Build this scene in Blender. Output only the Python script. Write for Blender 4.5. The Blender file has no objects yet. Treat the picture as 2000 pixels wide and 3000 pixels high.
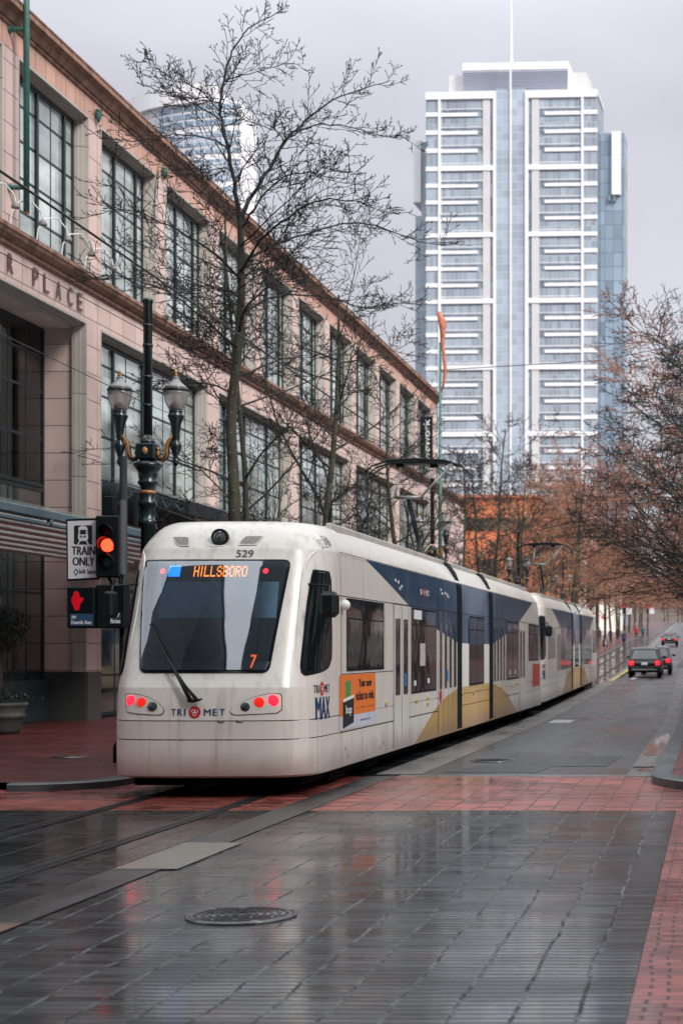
import bpy, math, random
from mathutils import Vector, Matrix
R = math.radians
C = bpy.context.scene.collection
S = bpy.context.scene

# ------------------------------------------------------------------ camera, light, exposure
F = 4960.0                     # focal length in pixels of the 2000 px wide photograph
CX, CY, H = 2090.0, 1905.0, 1.9
cd = bpy.data.cameras.new('camera'); cam = bpy.data.objects.new('camera', cd); C.objects.link(cam)
cam.location = (0, 0, H); cam.rotation_euler = (R(90), 0, 0)
cd.sensor_fit = 'HORIZONTAL'; cd.sensor_width = 36; cd.lens = F / 2000 * 36
cd.shift_x = -(CX - 1000) / 2000; cd.shift_y = (CY - 1500) / 2000
cd.clip_start = .1; cd.clip_end = 5000
cd.dof.use_dof = True; cd.dof.focus_distance = 22.5; cd.dof.aperture_fstop = 3.4
S.camera = cam
S.view_settings.view_transform = 'Standard'; S.view_settings.look = 'None'
S.view_settings.exposure = 0.45; S.view_settings.gamma = 1

w = bpy.data.worlds.new("World"); S.world = w; w.use_nodes = True
N = w.node_tree.nodes; L = w.node_tree.links
bg = N['Background']
sky = N.new('ShaderNodeTexSky'); sky.sky_type = 'NISHITA'; sky.sun_disc = False
sky.sun_elevation = R(48); sky.sun_rotation = R(150); sky.air_density = 1.5; sky.dust_density = 4
hs = N.new('ShaderNodeHueSaturation'); hs.inputs['Saturation'].default_value = .25; L.new(sky.outputs[0], hs.inputs['Color'])
tc = N.new('ShaderNodeTexCoord'); sp = N.new('ShaderNodeSeparateXYZ'); L.new(tc.outputs['Generated'], sp.inputs[0])
rp = N.new('ShaderNodeValToRGB'); L.new(sp.outputs['Z'], rp.inputs[0])
e = rp.color_ramp.elements
e[0].position = 0; e[0].color = (.485, .485, .53, 1); e[1].position = 1; e[1].color = (1.6, 1.64, 1.72, 1)
q = e.new(.30); q.color = (.475, .48, .54, 1)
q = e.new(.55); q.color = (1.0, 1.03, 1.12, 1)
nz = N.new('ShaderNodeTexNoise'); nz.inputs['Scale'].default_value = 3.2; nz.inputs['Detail'].default_value = 5
mp = N.new('ShaderNodeMapping'); mp.inputs['Scale'].default_value = (1, 1, 2.2); L.new(tc.outputs['Generated'], mp.inputs[0]); L.new(mp.outputs[0], nz.inputs['Vector'])
mr = N.new('ShaderNodeMapRange'); mr.inputs[1].default_value = .3; mr.inputs[2].default_value = .7; mr.inputs[3].default_value = .84; mr.inputs[4].default_value = 1.14
L.new(nz.outputs[0], mr.inputs[0])
vm = N.new('ShaderNodeVectorMath'); vm.operation = 'SCALE'; L.new(rp.outputs[0], vm.inputs[0]); L.new(mr.outputs[0], vm.inputs['Scale'])
# overcast layer is scaled up so that it sits beside the physical sky at background strength 0.1
v2 = N.new('ShaderNodeVectorMath'); v2.operation = 'SCALE'; v2.inputs['Scale'].default_value = 10.0; L.new(vm.outputs[0], v2.inputs[0])
mx = N.new('ShaderNodeMixRGB'); mx.inputs[0].default_value = .93; L.new(hs.outputs[0], mx.inputs[1]); L.new(v2.outputs[0], mx.inputs[2])
L.new(mx.outputs[0], bg.inputs['Color']); bg.inputs['Strength'].default_value = .1

sd = bpy.data.lights.new('sun', 'SUN'); sun = bpy.data.objects.new('sun', sd); C.objects.link(sun)
sd.energy = 2.9; sd.angle = R(18); sd.color = (1, .96, .90)
sun.rotation_euler = Vector((-.58, .50, -.64)).to_track_quat('-Z', 'Y').to_euler()

# ------------------------------------------------------------------ helpers
def px(xv, yv, Y):
    """photo position (1568 px wide view) to X, Z on the plane at depth Y: used for measuring only"""
    return ((xv * 1.27551 - CX) * Y / F, H - (yv * 1.27551 - CY) * Y / F)
def lerp_tab(tab, t):
    if t <= tab[0][0]: return tab[0][1]
    for (a, b), (c, d) in zip(tab, tab[1:]):
        if t <= c: return b + (d - b) * (t - a) / (c - a)
    return tab[-1][1]
ZT = [(52, 0), (82, .2), (100, .34), (120, .68), (140, 1.13), (165, 1.72), (191, 2.38), (250, 3.8), (418, 7.7), (620, 12), (1200, 22)]
def gz(Y): return lerp_tab(ZT, Y)
def gx(Y): return -.0145 * max(0, Y - 45)

def tag(o, label=None, cat=None, group=None, kind=None):
    if label: o['label'] = label
    if cat: o['category'] = cat
    if group: o['group'] = group
    if kind: o['kind'] = kind
    return o
def thing(name, label, cat, loc=(0, 0, 0), rot=(0, 0, 0), group=None):
    o = bpy.data.objects.new(name, None); C.objects.link(o); o.location = loc; o.rotation_euler = rot
    o.empty_display_size = .2
    return tag(o, label, cat, group)
def kids(o): return [c for c in ALL if c.parent == o]
ALL = []
def copy_tree(o, parent=None, depth=0):
    c = o.copy(); C.objects.link(c); ALL.append(c)
    if parent: c.parent = parent
    for ch in [k for k in list(ALL) if k.parent == o and k != c]: copy_tree(ch, c, depth + 1)
    return c

class MB:
    def __init__(s): s.v = []; s.f = []; s.m = []; s.cur = 0; s.sm = []; s.smooth = False
    def face(s, idx): s.f.append(tuple(idx)); s.m.append(s.cur); s.sm.append(s.smooth)
    def quad(s, a, b, c, d):
        n = len(s.v); s.v += [tuple(a), tuple(b), tuple(c), tuple(d)]; s.face((n, n+1, n+2, n+3)); return s
    def poly(s, pts):
        n = len(s.v); s.v += [tuple(p) for p in pts]; s.face(range(n, n+len(pts))); return s
    def box(s, x0, x1, y0, y1, z0, z1, M=None):
        n = len(s.v)
        P = [(x0,y0,z0),(x1,y0,z0),(x1,y1,z0),(x0,y1,z0),(x0,y0,z1),(x1,y0,z1),(x1,y1,z1),(x0,y1,z1)]
        if M: P = [tuple(M @ Vector(p)) for p in P]
        s.v += P
        for q in ((0,3,2,1),(4,5,6,7),(0,1,5,4),(1,2,6,5),(2,3,7,6),(3,0,4,7)): s.face([n+i for i in q])
        return s
    def bbox(s, x0, x1, y0, y1, z0, z1, b=.02, M=None):
        """box with chamfered edges"""
        b = min(b, (x1-x0)/2.01, (y1-y0)/2.01, (z1-z0)/2.01)
        n = len(s.v); P = []
        for sz, Z, Zi in ((0, z0, z0+b), (1, z1, z1-b)):
            for (sx, sy) in ((0,0),(1,0),(1,1),(0,1)):
                X = x1 if sx else x0; Xi = x1-b if sx else x0+b
                Y = y1 if sy else y0; Yi = y1-b if sy else y0+b
                P += [(Xi, Yi, Z), (X, Yi, Zi), (Xi, Y, Zi)]
        if M: P = [tuple(M @ Vector(p)) for p in P]
        s.v += P
        def i(z, c, k): return n + (z*4+c)*3+k
        s.face([i(0,3,0), i(0,2,0), i(0,1,0), i(0,0,0)]); s.face([i(1,k,0) for k in range(4)])
        s.face([i(0,0,2), i(0,1,2), i(1,1,2), i(1,0,2)]); s.face([i(0,2,2), i(0,3,2), i(1,3,2), i(1,2,2)])
        s.face([i(0,1,1), i(0,2,1), i(1,2,1), i(1,1,1)]); s.face([i(0,3,1), i(0,0,1), i(1,0,1), i(1,3,1)])
        for c in range(4):
            d = (c+1) % 4; k = 2 if c % 2 == 0 else 1
            s.face([i(0,d,0), i(0,d,k), i(0,c,k), i(0,c,0)][::-1]); s.face([i(1,c,0), i(1,c,k), i(1,d,k), i(1,d,0)][::-1])
            s.face([i(0,c,1), i(0,c,2), i(1,c,2), i(1,c,1)])
            s.face([i(0,c,0), i(0,c,1), i(0,c,2)]); s.face([i(1,c,0), i(1,c,1), i(1,c,2)])
        return s
    def tube(s, pts, r, n=6, caps=False):
        pts = [Vector(p) for p in pts]
        if not hasattr(r, '__len__'): r = [r]*len(pts)
        base = len(s.v); up = None
        for k, p in enumerate(pts):
            d = (pts[min(k+1, len(pts)-1)] - pts[max(k-1, 0)])
            if d.length < 1e-9: d = Vector((0,0,1))
            d.normalize()
            if up is None: up = Vector((0,0,1)) if abs(d.z) < .9 else Vector((1,0,0))
            a = d.cross(up)
            if a.length < 1e-4: a = d.cross(Vector((.3,.8,.1)))
            a.normalize(); b = d.cross(a); up = -b if False else up
            for j in range(n):
                t = 2*math.pi*j/n
                q = p + (a*math.cos(t) + b*math.sin(t))*r[k]
                s.v.append((q.x, q.y, q.z))
        sm = s.smooth; s.smooth = n > 4
        for k in range(len(pts)-1):
            for j in range(n):
                i0 = base+k*n+j; i1 = base+k*n+(j+1) % n
                s.face((i0, i1, i1+n, i0+n))
        s.smooth = sm
        if caps:
            s.face([base+j for j in range(n)][::-1]); s.face([base+(len(pts)-1)*n+j for j in range(n)])
        return s
    def lathe(s, prof, c=(0,0,0), n=20, flute=0):
        base = len(s.v)
        for (r, z) in prof:
            for j in range(n):
                t = 2*math.pi*j/n; rr = r*(1+flute*(j % 2))
                s.v.append((c[0]+rr*math.cos(t), c[1]+rr*math.sin(t), c[2]+z))
        sm = s.smooth; s.smooth = True
        for k in range(len(prof)-1):
            for j in range(n):
                i0 = base+k*n+j; i1 = base+k*n+(j+1) % n
                s.face((i0, i1, i1+n, i0+n))
        s.smooth = sm
        s.face([base+j for j in range(n)][::-1]); s.face([base+(len(prof)-1)*n+j for j in range(n)])
        return s
    def prism(s, poly, axis, a, b):
        """poly in the two remaining axes, extruded along axis from a to b"""
        def mk(p, t): return {'x': (t, p[0], p[1]), 'y': (p[0], t, p[1]), 'z': (p[0], p[1], t)}[axis]
        n = len(s.v); k = len(poly)
        s.v += [mk(p, a) for p in poly] + [mk(p, b) for p in poly]
        s.face(range(n, n+k)); s.face(range(n+2*k-1, n+k-1, -1))
        for i in range(k): s.face((n+i, n+(i+1) % k, n+k+(i+1) % k, n+k+i))
        return s
    def disc(s, c, r, n=20, axis='y', d=0):
        pts = []
        for j in range(n):
            t = 2*math.pi*j/n; a, b = r*math.cos(t), r*math.sin(t)
            pts.append({'y': (c[0]+a, c[1], c[2]+b), 'x': (c[0], c[1]+a, c[2]+b), 'z': (c[0]+a, c[1]+b, c[2])}[axis])
        return s.poly(pts)
    def grid(s, P):
        """P[row][col] points"""
        n = len(s.v); h = len(P); k = len(P[0])
        for row in P: s.v += [tuple(p) for p in row]
        for i in range(h-1):
            for j in range(k-1): s.face((n+i*k+j, n+i*k+j+1, n+(i+1)*k+j+1, n+(i+1)*k+j))
        return s
    def build(s, name, mat, parent=None, normals=True):
        me = bpy.data.meshes.new(name); me.from_pydata(s.v, [], s.f)
        mats = mat if isinstance(mat, (list, tuple)) else [mat]
        for m_ in mats: me.materials.append(m_)
        me.polygons.foreach_set('material_index', s.m); me.polygons.foreach_set('use_smooth', s.sm)
        me.update()
        if normals and len(s.f) < 60000:
            import bmesh
            bm = bmesh.new(); bm.from_mesh(me); bmesh.ops.recalc_face_normals(bm, faces=bm.faces); bm.to_mesh(me); bm.free()
        o = bpy.data.objects.new(name, me); C.objects.link(o); ALL.append(o)
        if parent: o.parent = parent
        return o

def font_mesh(txt):
    cu = bpy.data.curves.new('lettering', 'FONT'); cu.body = txt; cu.resolution_u = 4
    o = bpy.data.objects.new('lettering', cu); C.objects.link(o)
    bpy.context.view_layer.update()
    me = bpy.data.meshes.new_from_object(o)
    v = [tuple(p.co) for p in me.vertices]; f = [tuple(p.vertices) for p in me.polygons]
    bpy.data.objects.remove(o); bpy.data.curves.remove(cu); bpy.data.meshes.remove(me)
    return v, f
def text(name, txt, mat, parent, fn, w_, h_, bold=0.0, mb=None):
    """lettering filling a w x h box; fn(u, v) places each outline point; bold repeats it slightly shifted"""
    v, f = font_mesh(txt)
    xs = [p[0] for p in v]; ys = [p[1] for p in v]; x0, x1, y0, y1 = min(xs), max(xs), min(ys), max(ys)
    own = mb is None
    if own: mb = MB()
    for k, sh in enumerate(([0] if bold == 0 else [-bold, 0, bold])):
        n = len(mb.v)
        mb.v += [tuple(fn((p[0]-x0)/(x1-x0)*w_ + sh, (p[1]-y0)/(y1-y0)*h_, k*.0006)) for p in v]
        for q in f: mb.face([n+i for i in q])
    if own: return mb.build(name, mat, parent, normals=False)

# ------------------------------------------------------------------ materials
def newmat(name):
    m = bpy.data.materials.new(name); m.use_nodes = True
    return m, m.node_tree.nodes, m.node_tree.links, m.node_tree.nodes['Principled BSDF']
def mat(name, col, rough=.5, metal=0, var=.12, scale=4, bump=0, bscale=30, stretch=(1,1,1), spec=.5, emis=None, es=0, coat=0, streak=0, streakcol=(.1,.07,.05), rvar=.0):
    m, n, l, p = newmat(name)
    tc = n.new('ShaderNodeTexCoord'); mp = n.new('ShaderNodeMapping'); mp.inputs['Scale'].default_value = stretch
    l.new(tc.outputs['Object'], mp.inputs[0])
    nz = n.new('ShaderNodeTexNoise'); nz.inputs['Scale'].default_value = scale; nz.inputs['Detail'].default_value = 6
    l.new(mp.outputs[0], nz.inputs['Vector'])
    r_ = n.new('ShaderNodeMapRange'); r_.inputs[1].default_value = .3; r_.inputs[2].default_value = .7
    r_.inputs[3].default_value = 1-var; r_.inputs[4].default_value = 1+var; l.new(nz.outputs[0], r_.inputs[0])
    vm = n.new('ShaderNodeVectorMath'); vm.operation = 'SCALE'; vm.inputs[0].default_value = col[:3]; l.new(r_.outputs[0], vm.inputs['Scale'])
    out = vm.outputs[0]
    if streak:
        ns = n.new('ShaderNodeTexNoise'); ns.inputs['Scale'].default_value = 1; ns.inputs['Detail'].default_value = 5
        m2 = n.new('ShaderNodeMapping'); m2.inputs['Scale'].default_value = (3, 3, .22); l.new(tc.outputs['Object'], m2.inputs[0]); l.new(m2.outputs[0], ns.inputs['Vector'])
        r2 = n.new('ShaderNodeMapRange'); r2.inputs[1].default_value = .48; r2.inputs[2].default_value = .72; r2.inputs[3].default_value = 0; r2.inputs[4].default_value = streak
        l.new(ns.outputs[0], r2.inputs[0])
        mm = n.new('ShaderNodeMixRGB'); l.new(r2.outputs[0], mm.inputs[0]); l.new(out, mm.inputs[1]); mm.inputs[2].default_value = (*streakcol, 1)
        out = mm.outputs[0]
    l.new(out, p.inputs['Base Color'])
    p.inputs['Roughness'].default_value = rough; p.inputs['Metallic'].default_value = metal
    p.inputs['Specular IOR Level'].default_value = spec; p.inputs['Coat Weight'].default_value = coat; p.inputs['Coat Roughness'].default_value = .06
    if rvar:
        r3 = n.new('ShaderNodeMapRange'); r3.inputs[1].default_value = .3; r3.inputs[2].default_value = .7; r3.inputs[3].default_value = max(.02, rough-rvar); r3.inputs[4].default_value = rough+rvar
        l.new(nz.outputs[0], r3.inputs[0]); l.new(r3.outputs[0], p.inputs['Roughness'])
    if bump:
        nb = n.new('ShaderNodeTexNoise'); nb.inputs['Scale'].default_value = bscale; nb.inputs['Detail'].default_value = 4; l.new(tc.outputs['Object'], nb.inputs['Vector'])
        bp = n.new('ShaderNodeBump'); bp.inputs['Strength'].default_value = bump; bp.inputs['Distance'].default_value = .01
        l.new(nb.outputs[0], bp.inputs['Height']); l.new(bp.outputs[0], p.inputs['Normal'])
    if emis: p.inputs['Emission Color'].default_value = (*emis, 1); p.inputs['Emission Strength'].default_value = es
    return m

def mth(n, l, op, a, b=None, c=None):
    x = n.new('ShaderNodeMath'); x.operation = op
    for i, v in enumerate((a, b, c)):
        if v is None: continue
        if isinstance(v, (int, float)): x.inputs[i].default_value = v
        else: l.new(v, x.inputs[i])
    return x.outputs[0]

def stone_mat(name, col, dy, dz, joint=.012, oz=0, oy=0, streak=.0, streakcol=(.16,.08,.05), var=.08, rough=.75, tint=.08, wash=0.0):
    """facade stone with panel joints every dy along the wall (0 = none) and every dz in height"""
    m, n, l, p = newmat(name)
    tc = n.new('ShaderNodeTexCoord'); sx = n.new('ShaderNodeSeparateXYZ'); l.new(tc.outputs['Object'], sx.inputs[0])
    def line(v, d, o):
        a = mth(n, l, 'DIVIDE', mth(n, l, 'SUBTRACT', v, o), d)
        fr = mth(n, l, 'FRACT', a)
        dist = mth(n, l, 'ABSOLUTE', mth(n, l, 'SUBTRACT', fr, .5))
        return mth(n, l, 'GREATER_THAN', dist, .5-joint/d), mth(n, l, 'FLOOR', a)
    mask = None; cell = None
    if dz: mask, cell = line(sx.outputs['Z'], dz, oz)
    if dy:
        # on jambs (faces turned along y) the joints run on x instead
        m2, c2 = line(sx.outputs['Y'], dy, oy)
        g = n.new('ShaderNodeNewGeometry'); s2 = n.new('ShaderNodeSeparateXYZ'); l.new(g.outputs['Normal'], s2.inputs[0])
        okx = mth(n, l, 'GREATER_THAN', mth(n, l, 'ABSOLUTE', s2.outputs['X']), .5)
        m2 = mth(n, l, 'MULTIPLY', m2, okx)
        mask = m2 if mask is None else mth(n, l, 'MAXIMUM', mask, m2)
        cell = c2 if cell is None else mth(n, l, 'ADD', mth(n, l, 'MULTIPLY', c2, 7.3), cell)
    wn = n.new('ShaderNodeTexWhiteNoise'); wn.noise_dimensions = '1D'; l.new(cell, wn.inputs['W'])
    nz = n.new('ShaderNodeTexNoise'); nz.inputs['Scale'].default_value = 1.3; nz.inputs['Detail'].default_value = 8; l.new(tc.outputs['Object'], nz.inputs['Vector'])
    f1 = mth(n, l, 'MULTIPLY_ADD', wn.outputs['Value'], tint*2, 1-tint)
    f2 = mth(n, l, 'MULTIPLY_ADD', nz.outputs[0], var*4, 1-var*2)
    vm = n.new('ShaderNodeVectorMath'); vm.operation = 'SCALE'; vm.inputs[0].default_value = col; l.new(mth(n, l, 'MULTIPLY', f1, f2), vm.inputs['Scale'])
    ns = n.new('ShaderNodeTexNoise'); ns.inputs['Scale'].default_value = 1; ns.inputs['Detail'].default_value = 6; ns.inputs['Roughness'].default_value = .65
    mp = n.new('ShaderNodeMapping'); mp.inputs['Scale'].default_value = (4, 4, .16); l.new(tc.outputs['Object'], mp.inputs[0]); l.new(mp.outputs[0], ns.inputs['Vector'])
    r2 = n.new('ShaderNodeMapRange'); r2.inputs[1].default_value = .45; r2.inputs[2].default_value = .75; r2.inputs[4].default_value = streak; l.new(ns.outputs[0], r2.inputs[0])
    mm = n.new('ShaderNodeMixRGB'); l.new(r2.outputs[0], mm.inputs[0]); l.new(vm.outputs[0], mm.inputs[1]); mm.inputs[2].default_value = (*streakcol, 1)
    mj = n.new('ShaderNodeMixRGB'); l.new(mth(n, l, 'MULTIPLY', mask, .75), mj.inputs[0]); l.new(mm.outputs[0], mj.inputs[1]); mj.inputs[2].default_value = (.035, .022, .022, 1)
    l.new(mj.outputs[0], p.inputs['Base Color']); p.inputs['Roughness'].default_value = rough
    bp = n.new('ShaderNodeBump'); bp.inputs['Strength'].default_value = .6; bp.inputs['Distance'].default_value = .01
    l.new(mth(n, l, 'SUBTRACT', nz.outputs[0], mask), bp.inputs['Height']); l.new(bp.outputs[0], p.inputs['Normal'])
    return m

def paver_mat(name, col, wx, wy, jx=.008, jy=.005, jcolx=(.16,.16,.16), jcoly=(.008,.010,.012), rlo=.12, rhi=.42, bump=.5, running=0, tint=.25, col2=None, wscale=.8, spec=.5, wet=1.0):
    """wet stone or brick blocks wx by wy metres"""
    m, n, l, p = newmat(name)
    tc = n.new('ShaderNodeTexCoord'); sx = n.new('ShaderNodeSeparateXYZ'); l.new(tc.outputs['Object'], sx.inputs[0])
    wob = n.new('ShaderNodeTexNoise'); wob.inputs['Scale'].default_value = .9; wob.inputs['Detail'].default_value = 5; l.new(tc.outputs['Object'], wob.inputs['Vector'])
    wx_ = mth(n, l, 'MULTIPLY_ADD', wob.outputs[0], .11, sx.outputs['X'])
    wfine = n.new('ShaderNodeTexNoise'); wfine.inputs['Scale'].default_value = 14; wfine.inputs['Detail'].default_value = 2; l.new(tc.outputs['Object'], wfine.inputs['Vector'])
    wx_ = mth(n, l, 'MULTIPLY_ADD', wfine.outputs[0], .022, wx_)
    wy_ = mth(n, l, 'MULTIPLY_ADD', wob.outputs[0], .05, sx.outputs['Y'])
    ay = mth(n, l, 'DIVIDE', wy_, wy); cy = mth(n, l, 'FLOOR', ay); fy = mth(n, l, 'FRACT', ay)
    ax = mth(n, l, 'DIVIDE', wx_, wx)
    if running: ax = mth(n, l, 'ADD', ax, mth(n, l, 'MULTIPLY', mth(n, l, 'MODULO', mth(n, l, 'ABSOLUTE', cy), 2), running))
    cx_ = mth(n, l, 'FLOOR', ax); fx = mth(n, l, 'FRACT', ax)
    dx = mth(n, l, 'ABSOLUTE', mth(n, l, 'SUBTRACT', fx, .5)); dy = mth(n, l, 'ABSOLUTE', mth(n, l, 'SUBTRACT', fy, .5))
    def soft(d, j, wd):
        r_ = n.new('ShaderNodeMapRange'); r_.interpolation_type = 'SMOOTHSTEP'; r_.inputs[1].default_value = .5-2.2*j/wd; r_.inputs[2].default_value = .5-.5*j/wd; l.new(d, r_.inputs[0]); return r_.outputs[0]
    mjx = soft(dx, jx, wx); mjy = soft(dy, jy, wy)
    wn = n.new('ShaderNodeTexWhiteNoise'); wn.noise_dimensions = '2D'; cb = n.new('ShaderNodeCombineXYZ'); l.new(cx_, cb.inputs[0]); l.new(cy, cb.inputs[1]); l.new(cb.outputs[0], wn.inputs['Vector'])
    big = n.new('ShaderNodeTexNoise'); big.inputs['Scale'].default_value = wscale; big.inputs['Detail'].default_value = 7; l.new(tc.outputs['Object'], big.inputs['Vector'])
    k = mth(n, l, 'MULTIPLY', mth(n, l, 'MULTIPLY_ADD', wn.outputs['Value'], tint*2, 1-tint), mth(n, l, 'MULTIPLY_ADD', big.outputs[0], 1.0, .5))
    vm = n.new('ShaderNodeVectorMath'); vm.operation = 'SCALE'; vm.inputs[0].default_value = col; l.new(k, vm.inputs['Scale'])
    out = vm.outputs[0]
    if col2:
        nn = n.new('ShaderNodeTexNoise'); nn.inputs['Scale'].default_value = .5; nn.inputs['Detail'].default_value = 5; l.new(tc.outputs['Object'], nn.inputs['Vector'])
        r_ = n.new('ShaderNodeMapRange'); r_.inputs[1].default_value = .42; r_.inputs[2].default_value = .62; l.new(nn.outputs[0], r_.inputs[0])
        m0 = n.new('ShaderNodeMixRGB'); l.new(r_.outputs[0], m0.inputs[0]); l.new(out, m0.inputs[1]); m0.inputs[2].default_value = (*col2, 1); out = m0.outputs[0]
    brk = n.new('ShaderNodeTexNoise'); brk.inputs['Scale'].default_value = 5; brk.inputs['Detail'].default_value = 3; l.new(tc.outputs['Object'], brk.inputs['Vector'])
    rb = n.new('ShaderNodeMapRange'); rb.inputs[1].default_value = .4; rb.inputs[2].default_value = .6; l.new(brk.outputs[0], rb.inputs[0])
    m1 = n.new('ShaderNodeMixRGB'); l.new(mth(n, l, 'MULTIPLY', mjy, .8), m1.inputs[0]); l.new(out, m1.inputs[1]); m1.inputs[2].default_value = (*jcoly, 1)
    mc = n.new('ShaderNodeMixRGB'); l.new(rb.outputs[0], mc.inputs[0]); mc.inputs[1].default_value = (.014, .015, .016, 1); mc.inputs[2].default_value = (*jcolx, 1)
    m2 = n.new('ShaderNodeMixRGB'); l.new(mjx, m2.inputs[0]); l.new(m1.outputs[0], m2.inputs[1]); l.new(mc.outputs[0], m2.inputs[2])
    l.new(m2.outputs[0], p.inputs['Base Color'])
    # wetness: broad puddly patches, shinier; stone grain; stretched along the rows
    mp = n.new('ShaderNodeMapping'); mp.inputs['Scale'].default_value = (.7, 1.3, 1); l.new(tc.outputs['Object'], mp.inputs[0])
    wt = n.new('ShaderNodeTexNoise'); wt.inputs['Scale'].default_value = wscale; wt.inputs['Detail'].default_value = 9; wt.inputs['Roughness'].default_value = .62; l.new(mp.outputs[0], wt.inputs['Vector'])
    rr = n.new('ShaderNodeMapRange'); rr.inputs[1].default_value = .36; rr.inputs[2].default_value = .64; rr.inputs[3].default_value = rlo; rr.inputs[4].default_value = rhi; l.new(wt.outputs[0], rr.inputs[0])
    ro = mth(n, l, 'ADD', rr.outputs[0], mth(n, l, 'MULTIPLY', wn.outputs['Value'], .14))
    ro = mth(n, l, 'MAXIMUM', ro, mth(n, l, 'MULTIPLY', mth(n, l, 'MAXIMUM', mjx, mjy), .6))
    l.new(ro, p.inputs['Roughness']); p.inputs['Specular IOR Level'].default_value = spec
    gr = n.new('ShaderNodeTexNoise'); gr.inputs['Scale'].default_value = 60; gr.inputs['Detail'].default_value = 3; l.new(tc.outputs['Object'], gr.inputs['Vector'])
    # cushioned top of each row and a little tilt per block
    cush = mth(n, l, 'MULTIPLY', mth(n, l, 'POWER', mth(n, l, 'MULTIPLY', dy, 2), 4), -.8)
    tilt = mth(n, l, 'MULTIPLY', mth(n, l, 'MULTIPLY', mth(n, l, 'SUBTRACT', wn.outputs['Value'], .5), fy), .8)
    hgt = mth(n, l, 'ADD', mth(n, l, 'ADD', cush, tilt), mth(n, l, 'MULTIPLY', gr.outputs[0], .22))
    hgt = mth(n, l, 'SUBTRACT', hgt, mth(n, l, 'MULTIPLY', mjx, .8))
    bp = n.new('ShaderNodeBump'); bp.inputs['Strength'].default_value = bump; bp.inputs['Distance'].default_value = .006; l.new(hgt, bp.inputs['Height']); l.new(bp.outputs[0], p.inputs['Normal'])
    # film of water: patchy, smoother than the stone under it
    wr = n.new('ShaderNodeMapRange'); wr.inputs[1].default_value = .43; wr.inputs[2].default_value = .58; wr.inputs[3].default_value = wet; wr.inputs[4].default_value = wet*.5; l.new(wt.outputs[0], wr.inputs[0])
    l.new(mth(n, l, 'MULTIPLY', wr.outputs[0], mth(n, l, 'SUBTRACT', 1, mth(n, l, 'MAXIMUM', mjx, mjy))), p.inputs['Coat Weight'])
    l.new(mth(n, l, 'ADD', mth(n, l, 'MULTIPLY_ADD', rr.outputs[0], .40, .01), mth(n, l, 'MULTIPLY', wn.outputs['Value'], .05)), p.inputs['Coat Roughness']); p.inputs['Coat IOR'].default_value = 1.45
    b2 = n.new('ShaderNodeBump'); b2.inputs['Strength'].default_value = bump*.25; b2.inputs['Distance'].default_value = .006; l.new(hgt, b2.inputs['Height']); l.new(b2.outputs[0], p.inputs['Coat Normal'])
    return m

def asphalt_mat(name, col, rlo=.1, rhi=.5, tint=.35, spec=.5, sc=.22):
    m, n, l, p = newmat(name)
    tc = n.new('ShaderNodeTexCoord')
    a = n.new('ShaderNodeTexNoise'); a.inputs['Scale'].default_value = 90; a.inputs['Detail'].default_value = 2; l.new(tc.outputs['Object'], a.inputs['Vector'])
    b = n.new('ShaderNodeTexNoise'); b.inputs['Scale'].default_value = sc; b.inputs['Detail'].default_value = 8
    mp = n.new('ShaderNodeMapping'); mp.inputs['Scale'].default_value = (3, .8, 1); l.new(tc.outputs['Object'], mp.inputs[0]); l.new(mp.outputs[0], b.inputs['Vector'])
    k = mth(n, l, 'MULTIPLY', mth(n, l, 'MULTIPLY_ADD', a.outputs[0], tint*2, 1-tint), mth(n, l, 'MULTIPLY_ADD', b.outputs[0], .8, .6))
    vm = n.new('ShaderNodeVectorMath'); vm.operation = 'SCALE'; vm.inputs[0].default_value = col; l.new(k, vm.inputs['Scale']); l.new(vm.outputs[0], p.inputs['Base Color'])
    rr = n.new('ShaderNodeMapRange'); rr.inputs[1].default_value = .35; rr.inputs[2].default_value = .65; rr.inputs[3].default_value = rlo; rr.inputs[4].default_value = rhi; l.new(b.outputs[0], rr.inputs[0]); l.new(rr.outputs[0], p.inputs['Roughness'])
    p.inputs['Specular IOR Level'].default_value = spec
    bp = n.new('ShaderNodeBump'); bp.inputs['Strength'].default_value = .35; bp.inputs['Distance'].default_value = .004; l.new(a.outputs[0], bp.inputs['Height']); l.new(bp.outputs[0], p.inputs['Normal'])
    return m

def glass_mat(name, refl=.35, tint=(.9, .95, 1), rough=.02):
    m, n, l, p = newmat(name); n.remove(p)
    g = n.new('ShaderNodeBsdfGlossy'); g.inputs['Roughness'].default_value = rough; g.inputs['Color'].default_value = (.9, .95, 1, 1)
    t = n.new('ShaderNodeBsdfTransparent'); t.inputs['Color'].default_value = (*tint, 1)
    fr = n.new('ShaderNodeFresnel'); fr.inputs['IOR'].default_value = 1.5
    k = mth(n, l, 'MAXIMUM', fr.outputs[0], refl)
    mx = n.new('ShaderNodeMixShader'); l.new(k, mx.inputs[0]); l.new(t.outputs[0], mx.inputs[1]); l.new(g.outputs[0], mx.inputs[2]); l.new(mx.outputs[0], n['Material Output'].inputs[0])
    return m

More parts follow.
